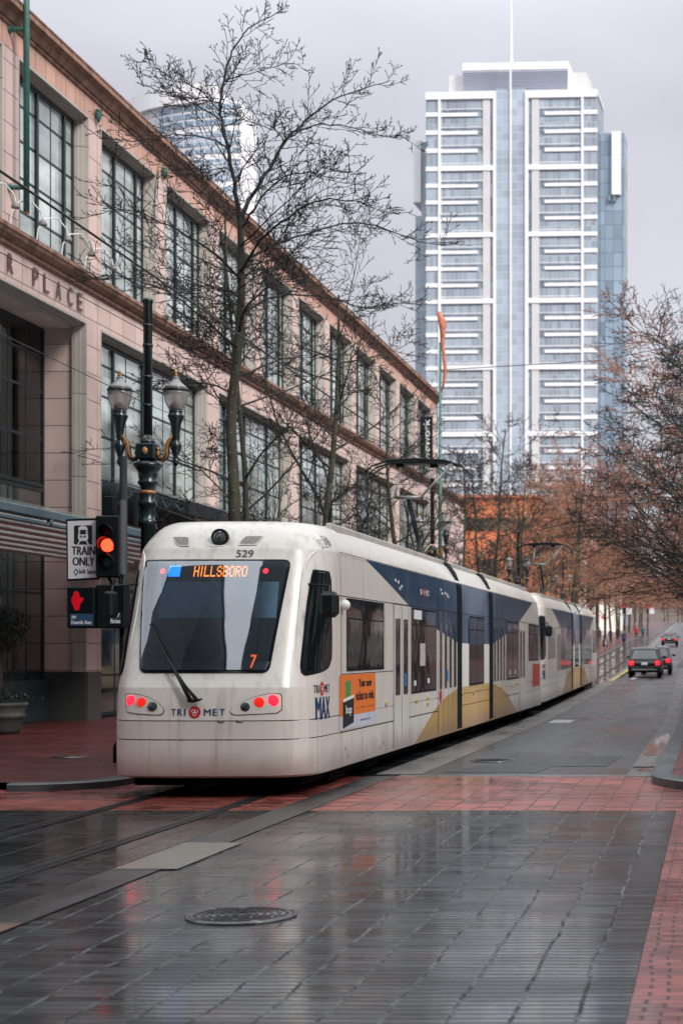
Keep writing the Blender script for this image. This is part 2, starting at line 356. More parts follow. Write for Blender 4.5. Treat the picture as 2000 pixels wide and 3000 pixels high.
M = {}
M['pink'] = stone_mat('pink panel stone', (.62, .46, .42), .95, .69, streak=.12, streakcol=(.35, .24, .22))
M['salmon'] = stone_mat('salmon frieze stone', (.60, .36, .285), .62, 0, joint=.014, streak=.6, streakcol=(.34, .19, .14), var=.12, tint=.06)
M['cornice'] = mat('weathered cornice stone', (.29, .165, .12), .8, var=.4, scale=3, stretch=(1, 1.2, 1), bump=.4, streak=.6, streakcol=(.10, .06, .045))
M['grey_trim'] = stone_mat('grey limestone trim', (.46, .42, .39), 0, 2.1, joint=.01, streak=.25, streakcol=(.28, .27, .25), tint=.03)
M['granite'] = mat('dark granite', (.055, .06, .06), .35, var=.35, scale=40)
M['frame'] = mat('dark teal metal', (.010, .022, .027), .4, var=.15)
M['frame2'] = mat('blue grey metal', (.09, .13, .16), .4, var=.15)
M['store'] = mat('dark storefront panel', (.010, .024, .028), .35, var=.3, scale=2)
M['inner'] = mat('dim shop interior', (.02, .028, .03), .9, var=.5, scale=1.2)
M['post'] = mat('dark green cast iron', (.006, .019, .023), .32, var=.3, scale=20, bump=.15, coat=.25)
M['copper'] = mat('coppery gold paint', (.42, .20, .075), .4, metal=.2, var=.2, scale=18)
M['gold'] = mat('gilt finial', (.5, .28, .08), .35, metal=.5, var=.2)
M['green_pole'] = mat('sea green pole paint', (.045, .145, .125), .45, var=.2, scale=6, streak=.25, streakcol=(.03, .07, .06))
M['white'] = mat('white metal', (.76, .78, .77), .45, var=.06)
M['black'] = mat('black plastic', (.005, .009, .010), .5, spec=.3, var=.2)
M['rubber'] = mat('rubber bellows', (.005, .008, .011), .7, var=.2, spec=.2)
M['under'] = mat('undercarriage', (.003, .004, .005), .9, spec=.1, var=.5)
M['signwhite'] = mat('white sign sheeting', (.72, .73, .78), .4, var=.03)
M['ink'] = mat('black lettering', (.012, .018, .02), .5, var=.05)
M['navy'] = mat('navy lettering', (.01, .05, .14), .4, var=.05)
M['redink'] = mat('red emblem', (.50, .02, .025), .4, var=.05)
M['whiteink'] = mat('white lettering', (.75, .77, .78), .4, var=.04)
M['orange'] = mat('orange advert film', (.75, .19, .03), .4, var=.05)
M['adgreen'] = mat('green card', (.04, .28, .10), .4, var=.2)
M['adpale'] = mat('pale blue advert film', (.52, .56, .64), .4, var=.05)
M['seam'] = mat('panel gap', (.02, .016, .014), .8, var=.1)
M['rust'] = mat('rusty orange metal', (.50, .16, .09), .7, var=.4, scale=8)
M['steel'] = mat('worn rail steel', (.055, .06, .065), .28, metal=.7, var=.3, scale=5)
M['iron'] = mat('cast iron cover', (.16, .16, .16), .22, metal=.6, var=.35, scale=12, bump=.3)
M['wire'] = mat('overhead wire', (.012, .018, .022), .5)
M['sidewalk_brick'] = paver_mat('wet dark red brick', (.095, .019, .017), .2, .1, jx=.004, jy=.004, jcolx=(.03,.015,.012), jcoly=(.02,.01,.01), rlo=.22, rhi=.5, wet=.35, running=.5, tint=.4, col2=(.11, .02, .02), wscale=.6, spec=.3)
M['crossbrick'] = paver_mat('wet red crosswalk brick', (.27, .065, .052), .205, .1, jx=.009, jy=.006, bump=.3, jcolx=(.06,.02,.018), jcoly=(.03,.010,.01), rlo=.14, rhi=.42, running=.5, tint=.35, wscale=.5, spec=.45)
M['stone'] = paver_mat('wet grey stone blocks', (.024, .030, .034), .325, .108, jx=.0075, jy=.0105, jcolx=(.13,.14,.145), rlo=.05, rhi=.28, bump=.6, tint=.75, wscale=.75, spec=.16)
M['asphalt'] = asphalt_mat('wet asphalt', (.05, .055, .06), .16, .45, spec=.38)
M['asphalt_new'] = asphalt_mat('fresh dark asphalt patch', (.014, .017, .02), .35, .55)
M['concrete'] = asphalt_mat('worn gutter concrete', (.115, .115, .112), .22, .5, sc=.5, spec=.4)
M['curb'] = asphalt_mat('dark wet kerb stone', (.055, .065, .07), .25, .45, sc=.6)
M['aggregate'] = asphalt_mat('exposed aggregate', (.03, .031, .031), .25, .5, tint=.6, sc=.5)
M['rail_bed'] = paver_mat('dark wet track slabs', (.012, .016, .019), .5, .16, spec=.15, bump=.3, rlo=.1, rhi=.32, jcolx=(.05,.05,.05), tint=.4, wscale=.6)
M['pale_patch'] = mat('pale concrete insert', (.17, .165, .14), .25, var=.2, scale=3)
M['puddle'] = mat('puddle water', (.01, .012, .012), .03, spec=.7, var=.1)
M['paint_line'] = mat('worn white road paint', (.38, .38, .37), .45, var=.4, scale=6)
M['yellow_line'] = mat('worn yellow road paint', (.45, .33, .12), .45, var=.4, scale=6)
M['roof'] = mat('flat roof gravel', (.2, .2, .2), .9)

def facade_glass(name, col, var=.4, rough=.06, spec=.7):
    """window glass with pale blinds or dim room behind it, varying from pane to pane"""
    m, n, l, p = newmat(name)
    tc = n.new('ShaderNodeTexCoord'); sx = n.new('ShaderNodeSeparateXYZ'); l.new(tc.outputs['Object'], sx.inputs[0])
    cy = mth(n, l, 'FLOOR', mth(n, l, 'DIVIDE', sx.outputs['Y'], 1.1)); cz = mth(n, l, 'FLOOR', mth(n, l, 'DIVIDE', sx.outputs['Z'], 1.15))
    cb = n.new('ShaderNodeCombineXYZ'); l.new(cy, cb.inputs[0]); l.new(cz, cb.inputs[1])
    wn = n.new('ShaderNodeTexWhiteNoise'); wn.noise_dimensions = '2D'; l.new(cb.outputs[0], wn.inputs['Vector'])
    nz = n.new('ShaderNodeTexNoise'); nz.inputs['Scale'].default_value = 1; nz.inputs['Detail'].default_value = 6
    mp = n.new('ShaderNodeMapping'); mp.inputs['Scale'].default_value = (1, .5, 1.5); l.new(tc.outputs['Object'], mp.inputs[0]); l.new(mp.outputs[0], nz.inputs['Vector'])
    r_ = n.new('ShaderNodeMapRange'); r_.inputs[1].default_value = .35; r_.inputs[2].default_value = .65; r_.inputs[3].default_value = 1-var*1.4; r_.inputs[4].default_value = 1+var*.8; l.new(nz.outputs[0], r_.inputs[0])
    k = mth(n, l, 'MULTIPLY', r_.outputs[0], mth(n, l, 'MULTIPLY_ADD', wn.outputs['Value'], .5, .75))
    vm = n.new('ShaderNodeVectorMath'); vm.operation = 'SCALE'; vm.inputs[0].default_value = col; l.new(k, vm.inputs['Scale']); l.new(vm.outputs[0], p.inputs['Base Color'])
    p.inputs['Roughness'].default_value = rough; p.inputs['Specular IOR Level'].default_value = spec; p.inputs['Coat Weight'].default_value = .8; p.inputs['Coat IOR'].default_value = 1.7
    nb = n.new('ShaderNodeTexNoise'); nb.inputs['Scale'].default_value = .6; nb.inputs['Detail'].default_value = 2; l.new(tc.outputs['Object'], nb.inputs['Vector'])
    bp = n.new('ShaderNodeBump'); bp.inputs['Strength'].default_value = .25; bp.inputs['Distance'].default_value = .03; l.new(nb.outputs[0], bp.inputs['Height']); l.new(bp.outputs[0], p.inputs['Normal'])
    return m
M['pane'] = facade_glass('window glass over pale blinds', (.50, .57, .55), var=.3)
M['pane_low'] = facade_glass('window glass over dim room', (.40, .47, .46), var=.4)
M['pane_dark'] = facade_glass('dark shop glass', (.03, .045, .048), var=.7)
M['clear'] = glass_mat('clear shop glass', .12, tint=(.75, .85, .85))

# ------------------------------------------------------------------ ground
def strip(name, x0, x1, y0, y1, dz, m, step=6, label=None, follow=True):
    mb = MB(); P = []
    n = max(1, int((y1-y0)/step))
    for i in range(n+1):
        y = y0+(y1-y0)*i/n; g = gx(y) if follow else 0
        a = x0(y) if callable(x0) else x0; b = x1(y) if callable(x1) else x1
        P.append([(a+g, y, gz(y)+dz), (b+g, y, gz(y)+dz)])
    mb.grid(P); o = mb.build(name, m); o['kind'] = 'structure'; return o
# base sheet to the horizon
mb = MB(); P = []
ys = [-80, 0, 20, 45, 52, 60, 70, 82, 90, 100, 110, 120, 130, 140, 152, 165, 178, 191, 220, 250, 300, 360, 418, 520, 620, 900, 1200, 1750]
for y in ys: P.append([(x+gx(y), y, gz(y)-.03) for x in (-700, -300, -60, -20, 0, 20, 60, 300, 500)])
mb.grid(P); o = mb.build('ground', M['asphalt']); o['kind'] = 'structure'
# intersection of grey stone blocks
strip('intersection_paving', -60, -.45, -12, 20.0, .0, M['stone'], 8)
strip('side_crosswalk', -.446, 3.2, -12, 20.0, .002, M['crossbrick'], 8)
M['crossband'] = paver_mat('wet red brick band', (.31, .075, .058), .31, .1, jx=.007, jy=.006, bump=.3, jcolx=(.05, .02, .018), jcoly=(.03, .010, .01), rlo=.14, rhi=.42, tint=.5, wscale=.5, spec=.45)
strip('crosswalk', -60, 12, 20.004, 25.4, .001, M['crossband'], 8)
strip('crosswalk_edge', -4.75, -1.3, 25.404, 25.75, .001, M['concrete'], 8)
strip('road', -4.75, -1.32, 25.754, 640, .0, M['asphalt'], 5)
strip('track_bed', -8.24, -4.75, 25.404, 640, -.001, M['rail_bed'], 5)
strip('track_paving', -8.6, -5.22, -12, 19.996, .004, M['rail_bed'], 8)
strip('aggregate_strip', -5.2, -4.77, -12, 19.996, .008, M['aggregate'], 8)
strip('aggregate_strip', -5.2, -4.77, 20.004, 25.4, .008, M['aggregate'], 8)
strip('gutter', -5.15, -4.45, 25.8, 640, .006, M['concrete'], 5)
strip('gutter', lambda y: -1.32, lambda y: -.9, 25.76, 640, .004, M['concrete'], 5)
strip('gutter', -1.32, -.9, 25.404, 25.75, .004, M['concrete'], 5)
# right sidewalk with rounded corner, kerb ring
def kerb_walk(name_k, name_w, outline, zk, mk, mw, kw=.18):
    """outline: list of (x,y) kerb line from the corner along the street; sidewalk lies to the side of 'inward' points"""
    pass
def arc(cx_, cy_, r, a0, a1, n): return [(cx_+r*math.cos(R(a0+(a1-a0)*i/n)), cy_+r*math.sin(R(a0+(a1-a0)*i/n))) for i in range(n+1)]
def sidewalk(side, line, far_x, h, wk, name='sidewalk', mw=None):
    # line: kerb face from near corner to far; inner line offset by wk
    inner = []
    for i, p in enumerate(line):
        a = line[max(i-1, 0)]; b = line[min(i+1, len(line)-1)]
        t = Vector((b[0]-a[0], b[1]-a[1])).normalized(); nrm = Vector((t.y, -t.x))*side
        inner.append((p[0]+nrm.x*wk, p[1]+nrm.y*wk))
    k = MB(); P = []
    for p, q in zip(line, inner):
        z = gz(p[1]); P.append([(p[0], p[1], z-.02), (p[0], p[1], z+h-.02), (p[0]+(q[0]-p[0])*.12, p[1]+(q[1]-p[1])*.12, z+h), (q[0], q[1], z+h)])
    k.grid(P); o = k.build('kerb', M['curb']); o['kind'] = 'structure'
    s_ = MB(); P = []
    for q in inner: P.append([(q[0], q[1], gz(q[1])+h-.004), (far_x+gx(q[1]), q[1], gz(q[1])+h-.004)])
    s_.grid(P); o = s_.build(name, mw or M['sidewalk_brick']); o['kind'] = 'structure'
yy = [26, 28, 31, 35, 40, 46, 52, 60, 70, 82, 90, 100, 110, 120, 130, 140, 152, 165, 178, 191, 205, 220, 250, 300, 360, 418, 520, 640]
lr = arc(1.6, 24.5, 2.5, 268, 180, 14) + [(-.9+gx(y), y) for y in yy]
sidewalk(1, lr, 24, .13, .3)
ll = arc(-9.5, 23.9, 1.25, 272, 360, 10) + [(-8.25+gx(y), y) for y in yy]
sidewalk(-1, ll, -80, .11, .28)
# rails: dark groove, worn head
def rails():
    for xr in (-5.85, -7.28):
        for nm, a, b, dz, m in (('rail_groove', -.09, .09, .010, M['black']), ('rail', -.055, -.005, .016, M['steel']), ('rail', .035, .06, .014, M['steel'])):
            strip(nm, xr+a, xr+b, -12, 300, dz, m, 6)
rails()
# odd patches and markings
def flat(name, pts, z, m):
    o = MB().poly([(x, y, gz(y)+z) for x, y in pts]).build(name, m); o['kind'] = 'structure'; return o
flat('pale_insert', [(-5.18, 14.6), (-4.62, 14.6), (-4.62, 16.6), (-5.18, 16.6)], .012, M['pale_patch'])
flat('pale_insert', [(-5.2, 10.9), (-4.77, 10.9), (-4.77, 11.7), (-5.2, 11.7)], .012, mat('rusty insert', (.14, .08, .055), .4, var=.2))
flat('asphalt_patch', [(-4.2, 26.2), (-2.75, 26.2), (-2.62, 27.6), (-1.75, 27.6), (-1.62, 30.3), (-3.2, 30.3), (-3.5, 28.6), (-3.9, 27.4)], .005, M['asphalt_new'])
flat('asphalt_patch', [(-2.6, 118), (-1.7, 118), (-1.7, 142), (-2.6, 142)], .02, M['asphalt_new'])
flat('puddle', [(-1.27, 30.6), (-.95, 30.2), (-.91, 33), (-.92, 37.2), (-1.05, 38.4), (-1.22, 36.4), (-1.29, 33.5)], .009, M['puddle'])
flat('puddle', [(-1.2, 26.6), (-.95, 26.4), (-.92, 28.2), (-1.05, 28.6)], .009, M['puddle'])
flat('drain_slot', [(-1.3, 27.2), (-.92, 27.2), (-.92, 27.5), (-1.3, 27.5)], .0125, M['black'])
flat('lane_marking', [(-4.32, 44), (-3.75, 44), (-3.75, 46), (-4.32, 46)], .006, M['paint_line'])
flat('lane_marking', [(-5.5, 88), (-5.25, 88), (-5.6, 130), (-5.85, 130)], .03, M['yellow_line'])
flat('lane_marking', [(-4.6, 92), (-4.3, 92), (-4.3, 96), (-4.6, 96)], .03, M['paint_line'])
# kerb stains / drips in the stone area: slightly lighter worn concrete frame lines near the strip
# ------------------------------------------------------------------ manhole covers
def manhole(x, y, r, label, nlug=5, z=.0):
    t = thing('manhole_cover', label, 'manhole cover', (x, y, z))
    a = MB(); a.lathe([(r*1.04, .0), (r*1.04, .014), (r*.985, .016), (r*.985, .010), (.01, .010)], n=48); a.build('rim', M['iron'], t)
    b = MB(); b.lathe([(r*.965, .0), (r*.965, .016), (r*.94, .018), (.005, .018)], n=48)
    b.build('lid', M['iron'], t)
    c = MB()
    for k, rr in enumerate((.84, .70, .56, .42, .28, .14)):
        ri = r*rr
        seg = 40
        for j in range(seg):
            if (j*7+k*5) % 11 == 0: continue
            a0, a1 = 2*math.pi*j/seg, 2*math.pi*(j+.92)/seg
            P = [(ri*math.cos(a0), ri*math.sin(a0)), (ri*math.cos(a1), ri*math.sin(a1)), ((ri+r*.05)*math.cos(a1), (ri+r*.05)*math.sin(a1)), ((ri+r*.05)*math.cos(a0), (ri+r*.05)*math.sin(a0))]
            c.prism(P, 'z', .017, .024)
    c.build('raised_pattern', M['steel'], t)
manhole((707-CX)*12.05/F, 12.05, .37, 'large round iron manhole cover in the grey stone blocks in the foreground')
manhole((1442-CX)*28.9/F, 28.9, .36, 'dark manhole cover in the asphalt beside the tram, next to the black patch')
mb = MB().lathe([(.30, 0), (.30, .01), (.01, .012)], n=24); o = mb.build('utility_cover', M['iron']); o.location = ((205-CX)*28.3/F, 28.3, .108); tag(o, 'small round utility cover set in the red brick sidewalk left of the tram', 'utility cover')

# ------------------------------------------------------------------ light rail vehicles
LEN, HW = 30.4, 1.325
W_TAB = [(0, HW), (2.75, HW), (2.95, 1.322), (3.10, 1.315), (3.26, 1.30), (3.34, 1.27), (3.45, 1.20), (3.56, 1.13), (3.62, 1.07), (3.66, .98), (3.68, .8)]
Y0_TAB = [(.26, .09), (.29, .03), (.45, .0), (.98, .0), (1.15, .02), (1.4, .06), (1.55, .13), (2.0, .33), (2.5, .57), (3.0, .82), (3.15, .90), (3.26, .95), (3.4, 1.04), (3.52, 1.16), (3.60, 1.30), (3.65, 1.46), (3.68, 1.8)]
def w_at(z): return lerp_tab(W_TAB, z)
def y0_at(z): return lerp_tab(Y0_TAB, z)
PB, PP, PQ = 1.4, 6.0, 3.8
def surf_y(x, z):
    xn = min(1, abs(x)/w_at(z))
    return y0_at(z) + PB*(1-(max(0, 1-xn**PP))**(1/PQ)) + .08*xn*xn
def side_x(y, z):
    a, b = 0.0, w_at(z)
    if surf_y(b, z) <= y: return b
    for _ in range(22):
        m = (a+b)/2
        if surf_y(m, z) < y: a = m
        else: b = m
    return a
def n_y(x, z):   # outward step along the rear surface normal, crude
    return 1.0
cream = None
def livery(kind):
    """kind: body / glass. Blue band, ochre skirt and cream shell laid out along the vehicle"""
    m, n, l, p = newmat('tram ' + kind)
    tc = n.new('ShaderNodeTexCoord'); sx = n.new('ShaderNodeSeparateXYZ'); l.new(tc.outputs['Object'], sx.inputs[0])
    Y, Z = sx.outputs['Y'], sx.outputs['Z']
    yc = mth(n, l, 'ABSOLUTE', mth(n, l, 'SUBTRACT', Y, 15.5))      # distance from the middle of the vehicle
    # blue: z < 3.262 and above the falling line
    up = mth(n, l, 'LESS_THAN', Z, 3.262)
    # lower limit of blue as function of yc
    fc = n.new('ShaderNodeFloatCurve'); l.new(mth(n, l, 'DIVIDE', yc, 16), fc.inputs['Value'])
    c = fc.mapping.curves[0]
    pts = [(0, 2.02), (2.7/16, 2.05), (5.6/16, 2.32), (8.2/16, 2.66), (11.8/16, 3.28), (1, 3.5)]
    c.points[0].location = (0, pts[0][1]/4); c.points[1].location = (1, pts[-1][1]/4)
    for a, b in pts[1:-1]: c.points.new(a, b/4)
    for q in c.points: q.handle_type = 'VECTOR'
    fc.mapping.update()
    blue = mth(n, l, 'MULTIPLY', up, mth(n, l, 'GREATER_THAN', Z, mth(n, l, 'MULTIPLY', fc.outputs[0], 4)))
    f2 = n.new('ShaderNodeFloatCurve'); l.new(mth(n, l, 'DIVIDE', yc, 16), f2.inputs['Value'])
    c = f2.mapping.curves[0]
    pts = [(0, 1.15), (2.6/16, 1.13), (4.4/16, .98), (5.6/16, .78), (7.9/16, .20), (1, .0)]
    c.points[0].location = (0, pts[0][1]/4); c.points[1].location = (1, 0)
    for a, b in pts[1:-1]: c.points.new(a, b/4)
    for q in c.points: q.handle_type = 'VECTOR'
    f2.mapping.update()
    och = mth(n, l, 'LESS_THAN', Z, mth(n, l, 'MULTIPLY', f2.outputs[0], 4))
    nz = n.new('ShaderNodeTexNoise'); nz.inputs['Scale'].default_value = 1.6; nz.inputs['Detail'].default_value = 8; nz.inputs['Roughness'].default_value = .6; l.new(tc.outputs['Object'], nz.inputs['Vector'])
    a = n.new('ShaderNodeMixRGB'); a.inputs[1].default_value = (.68, .655, .605, 1) if kind == 'body' else (.004, .006, .008, 1); a.inputs[2].default_value = (.50, .31, .095, 1)
    if kind == 'body': l.new(och, a.inputs[0])
    else: a.inputs[0].default_value = 0
    b = n.new('ShaderNodeMixRGB'); l.new(blue, b.inputs[0]); l.new(a.outputs[0], b.inputs[1]); b.inputs[2].default_value = (.002, .045, .105, 1)
    v = n.new('ShaderNodeVectorMath'); v.operation = 'SCALE'; l.new(b.outputs[0], v.inputs[0]); l.new(mth(n, l, 'MULTIPLY_ADD', nz.outputs[0], .16, .92), v.inputs['Scale'])
    # road film: brownish grime rising from the skirt, ragged edge
    d2 = n.new('ShaderNodeTexNoise'); d2.inputs['Scale'].default_value = 2.2; d2.inputs['Detail'].default_value = 7; l.new(tc.outputs['Object'], d2.inputs['Vector'])
    zz = mth(n, l, 'SUBTRACT', Z, mth(n, l, 'MULTIPLY', d2.outputs[0], .34))
    r_ = n.new('ShaderNodeMapRange'); r_.interpolation_type = 'SMOOTHSTEP'; r_.inputs[1].default_value = .08; r_.inputs[2].default_value = .50; r_.inputs[3].default_value = .62; r_.inputs[4].default_value = 0; l.new(zz, r_.inputs[0])
    dm = n.new('ShaderNodeMixRGB'); l.new(r_.outputs[0], dm.inputs[0]); l.new(v.outputs[0], dm.inputs[1]); dm.inputs[2].default_value = (.20, .11, .085, 1)
    # thin rain streaks running down the shell
    ms = n.new('ShaderNodeMapping'); ms.inputs['Scale'].default_value = (9, 9, .5); l.new(tc.outputs['Object'], ms.inputs[0])
    ns = n.new('ShaderNodeTexNoise'); ns.inputs['Scale'].default_value = 1; ns.inputs['Detail'].default_value = 5; l.new(ms.outputs[0], ns.inputs['Vector'])
    rs_ = n.new('ShaderNodeMapRange'); rs_.inputs[1].default_value = .52; rs_.inputs[2].default_value = .75; rs_.inputs[4].default_value = .38; l.new(ns.outputs[0], rs_.inputs[0])
    d3 = n.new('ShaderNodeMixRGB'); l.new(rs_.outputs[0], d3.inputs[0]); l.new(dm.outputs[0], d3.inputs[1]); d3.inputs[2].default_value = (.26, .22, .18, 1); dm = d3
    l.new(dm.outputs[0] if kind == 'body' else v.outputs[0], p.inputs['Base Color'])
    p.inputs['Roughness'].default_value = .28 if kind == 'body' else .04
    p.inputs['Coat Weight'].default_value = .18 if kind == 'body' else 0; p.inputs['Coat Roughness'].default_value = .04
    if kind != 'body': p.inputs['Specular IOR Level'].default_value = .6
    # large soft dents so that reflections waver
    nb = n.new('ShaderNodeTexNoise'); nb.inputs['Scale'].default_value = .9; nb.inputs['Detail'].default_value = 2; l.new(tc.outputs['Object'], nb.inputs['Vector'])
    bp = n.new('ShaderNodeBump'); bp.inputs['Strength'].default_value = .3; bp.inputs['Distance'].default_value = .02; l.new(nb.outputs[0], bp.inputs['Height']); l.new(bp.outputs[0], p.inputs['Normal'])
    return m
M['tram'] = livery('body'); M['tramglass'] = livery('glass')
M['tramroof'] = mat('tram cream roof shroud', (.54, .52, .475), .35, var=.1, scale=1.5, coat=.2, streak=.35, streakcol=(.22, .18, .15))
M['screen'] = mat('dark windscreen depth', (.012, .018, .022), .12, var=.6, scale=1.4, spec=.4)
M['wsglass'] = glass_mat('laminated windscreen glass', .22, tint=(.80, .88, .92))
M['frit'] = mat('black windscreen border', (.006, .010, .013), .12, var=.1)
M['blind'] = mat('pale blue roller blind', (.24, .40, .52), .6, var=.1)
M['lens_red_dim'] = mat('red lamp lens', (.50, .01, .008), .15, emis=(1, .02, .01), es=.55, var=.1, scale=40)
M['lens_red_lit'] = mat('lit red tail light', (.6, .02, .03), .2, emis=(1, .012, .03), es=2.0, var=.2, scale=60)
M['lens_clear'] = mat('clear lamp lens', (.10, .13, .14), .06, metal=.6, var=.6, scale=30)
M['chrome'] = mat('lamp reflector', (.6, .6, .58), .12, metal=.9, var=.5, scale=25)
M['amber'] = mat('amber sign diodes', (.8, .25, .04), .5, emis=(1, .23, .03), es=2.1)
M['blueled'] = mat('blue line indicator', (.02, .18, .7), .5, emis=(.015, .22, 1), es=1.5, var=.5, scale=60)
M['redled'] = mat('red indicator glow', (.6, .02, .03), .5, emis=(1, .04, .08), es=1.6)
M['ventgrey'] = mat('grey vent mesh', (.24, .23, .22), .6, var=.3, scale=40)
M['bodypanel'] = mat('cream lamp panel', (.66, .64, .59), .35, var=.05)
M['logo_red'] = M['redink']
M['cap'] = mat('ochre cap', (.45, .33, .14), .4)

ORG = (-6.525, 21.6)
def r4(x, y, zoom=2.24, ox=300, oy=1480):
    """measured point of the photograph on the rear end -> local x, z of the vehicle"""
    fx_, fy_ = x/zoom+ox, y/zoom+oy; Yd = 21.8; lx = lz = 0
    for _ in range(8):
        lx = (fx_-CX)*Yd/F - ORG[0]; lz = H-(fy_-CY)*Yd/F
        Yd = ORG[1]+surf_y(max(-1.31, min(1.31, lx)), lz)
    return lx, lz
def on_rear(x, z, off):
    return (x, surf_y(x, z)-off, z+off*.3)
def rear_patch(mb, poly, off, nc=8, nr=3):
    """fill a polygon given in (x, z) as a grid that follows the rear surface"""
    xs = [p[0] for p in poly]; x0, x1 = min(xs), max(xs); P = []
    cols = []
    for i in range(nc+1):
        x = x0+(x1-x0)*(.5-.5*math.cos(math.pi*i/nc)); x = min(max(x, x0+1e-4), x1-1e-4); zs = []
        for (a, b), (c, d) in zip(poly, poly[1:]+poly[:1]):
            if (a-x)*(c-x) <= 0 and abs(a-c) > 1e-9: zs.append(b+(d-b)*(x-a)/(c-a))
        cols.append((x, min(zs), max(zs)))
    for r_ in range(nr+1): P.append([on_rear(x, a+(b-a)*r_/nr, off) for x, a, b in cols])
    sm = mb.smooth; mb.smooth = True; mb.grid(P); mb.smooth = sm
def rounded(poly, r, k=4):
    out = []; n = len(poly)
    for i in range(n):
        p = Vector(poly[i]); a = Vector(poly[i-1]); b = Vector(poly[(i+1) % n])
        u = (a-p).normalized(); v = (b-p).normalized(); rr = min(r, (a-p).length*.45, (b-p).length*.45)
        for j in range(k+1):
            t = j/k; q = (p+u*rr)*(1-t)**2 + p*2*t*(1-t) + (p+v*rr)*t*t; out.append((q.x, q.y))
    return out
def shrink(poly, d):
    c = Vector((sum(p[0] for p in poly)/len(poly), sum(p[1] for p in poly)/len(poly)))
    xs = [p[0] for p in poly]; ys = [p[1] for p in poly]; sx = 1-2*d/(max(xs)-min(xs)); sy = 1-2*d/(max(ys)-min(ys))
    return [(c.x+(p[0]-c.x)*sx, c.y+(p[1]-c.y)*sy) for p in poly]

def ring_strip(mb, z0, z1, off, ya, yb, side=0):
    """thin band following the end of the body between heights, proud by off; ya..yb clip along the side"""
    xs = [0, .2, .4, .6, .75, .88, 1.0, 1.08, 1.15, 1.2, 1.24, 1.27, 1.29]
    pts = [(x, surf_y(x, (z0+z1)/2)) for x in xs if surf_y(x, (z0+z1)/2) < PB*.8]
    yl = pts[-1][1]
    for k in range(1, 8): y = yl+(1.55-yl)*k/7; pts.append((side_x(y, (z0+z1)/2), y))
    pts = [p for p in pts if p[1] >= ya] + [(HW, yb)]
    for s_ in ((1, -1) if side == 0 else (side,)):
        P = []
        for z in (z0, z1):
            row = []
            for i, (x, y) in enumerate(pts):
                a = pts[max(i-1, 0)]; b = pts[min(i+1, len(pts)-1)]; t = Vector((b[0]-a[0], b[1]-a[1])).normalized()
                row.append((s_*(x+t.y*off), y-t.x*off, z))
            P.append(row)
        mb.grid(P)

def logo(mb_blue, mb_red, mb_white, fn, w_, h_, squeeze=1):
    """T R I (emblem) M E T across a w x h box, fn(u, v, off)"""
    cw = w_*.085
    slots = [('T', 0), ('R', .115), ('I', .235), ('M', .60), ('E', .765), ('T', .895)]
    for ch, u in slots:
        ww = {'M': .125, 'I': .022}.get(ch, .08)*w_
        text('', ch, None, None, lambda a, b, c, u=u: fn(a+u*w_, b+h_*.14, c), ww, h_*.62, bold=w_*.004, mb=mb_blue)
    cx_, cy_, r = w_*.43, h_*.45, h_*.56*1.0
    def el(cx_, cy_, a, b, n=28, t0=0): return [(cx_+a*math.cos(t0+2*math.pi*j/n), cy_+b*math.sin(t0+2*math.pi*j/n)) for j in range(n)]
    mb_red.poly([fn(a, b, .001) for a, b in el(cx_, cy_, r*squeeze, r)])
    # three interlocked white rings drawn as arcs
    for k in range(3):
        a0 = 2*math.pi*k/3+.5
        ox, oy = cx_+r*.27*squeeze*math.cos(a0), cy_+r*.27*math.sin(a0)
        for j in range(16):
            if j in (3, 4): continue
            t0, t1 = a0+2*math.pi*j/16, a0+2*math.pi*(j+1)/16
            q = []
            for t, rr in ((t0, .34), (t1, .34), (t1, .25), (t0, .25)): q.append(fn(ox+r*rr*squeeze*math.cos(t), oy+r*rr*math.sin(t), .0025+.0004*k))
            mb_white.poly(q)

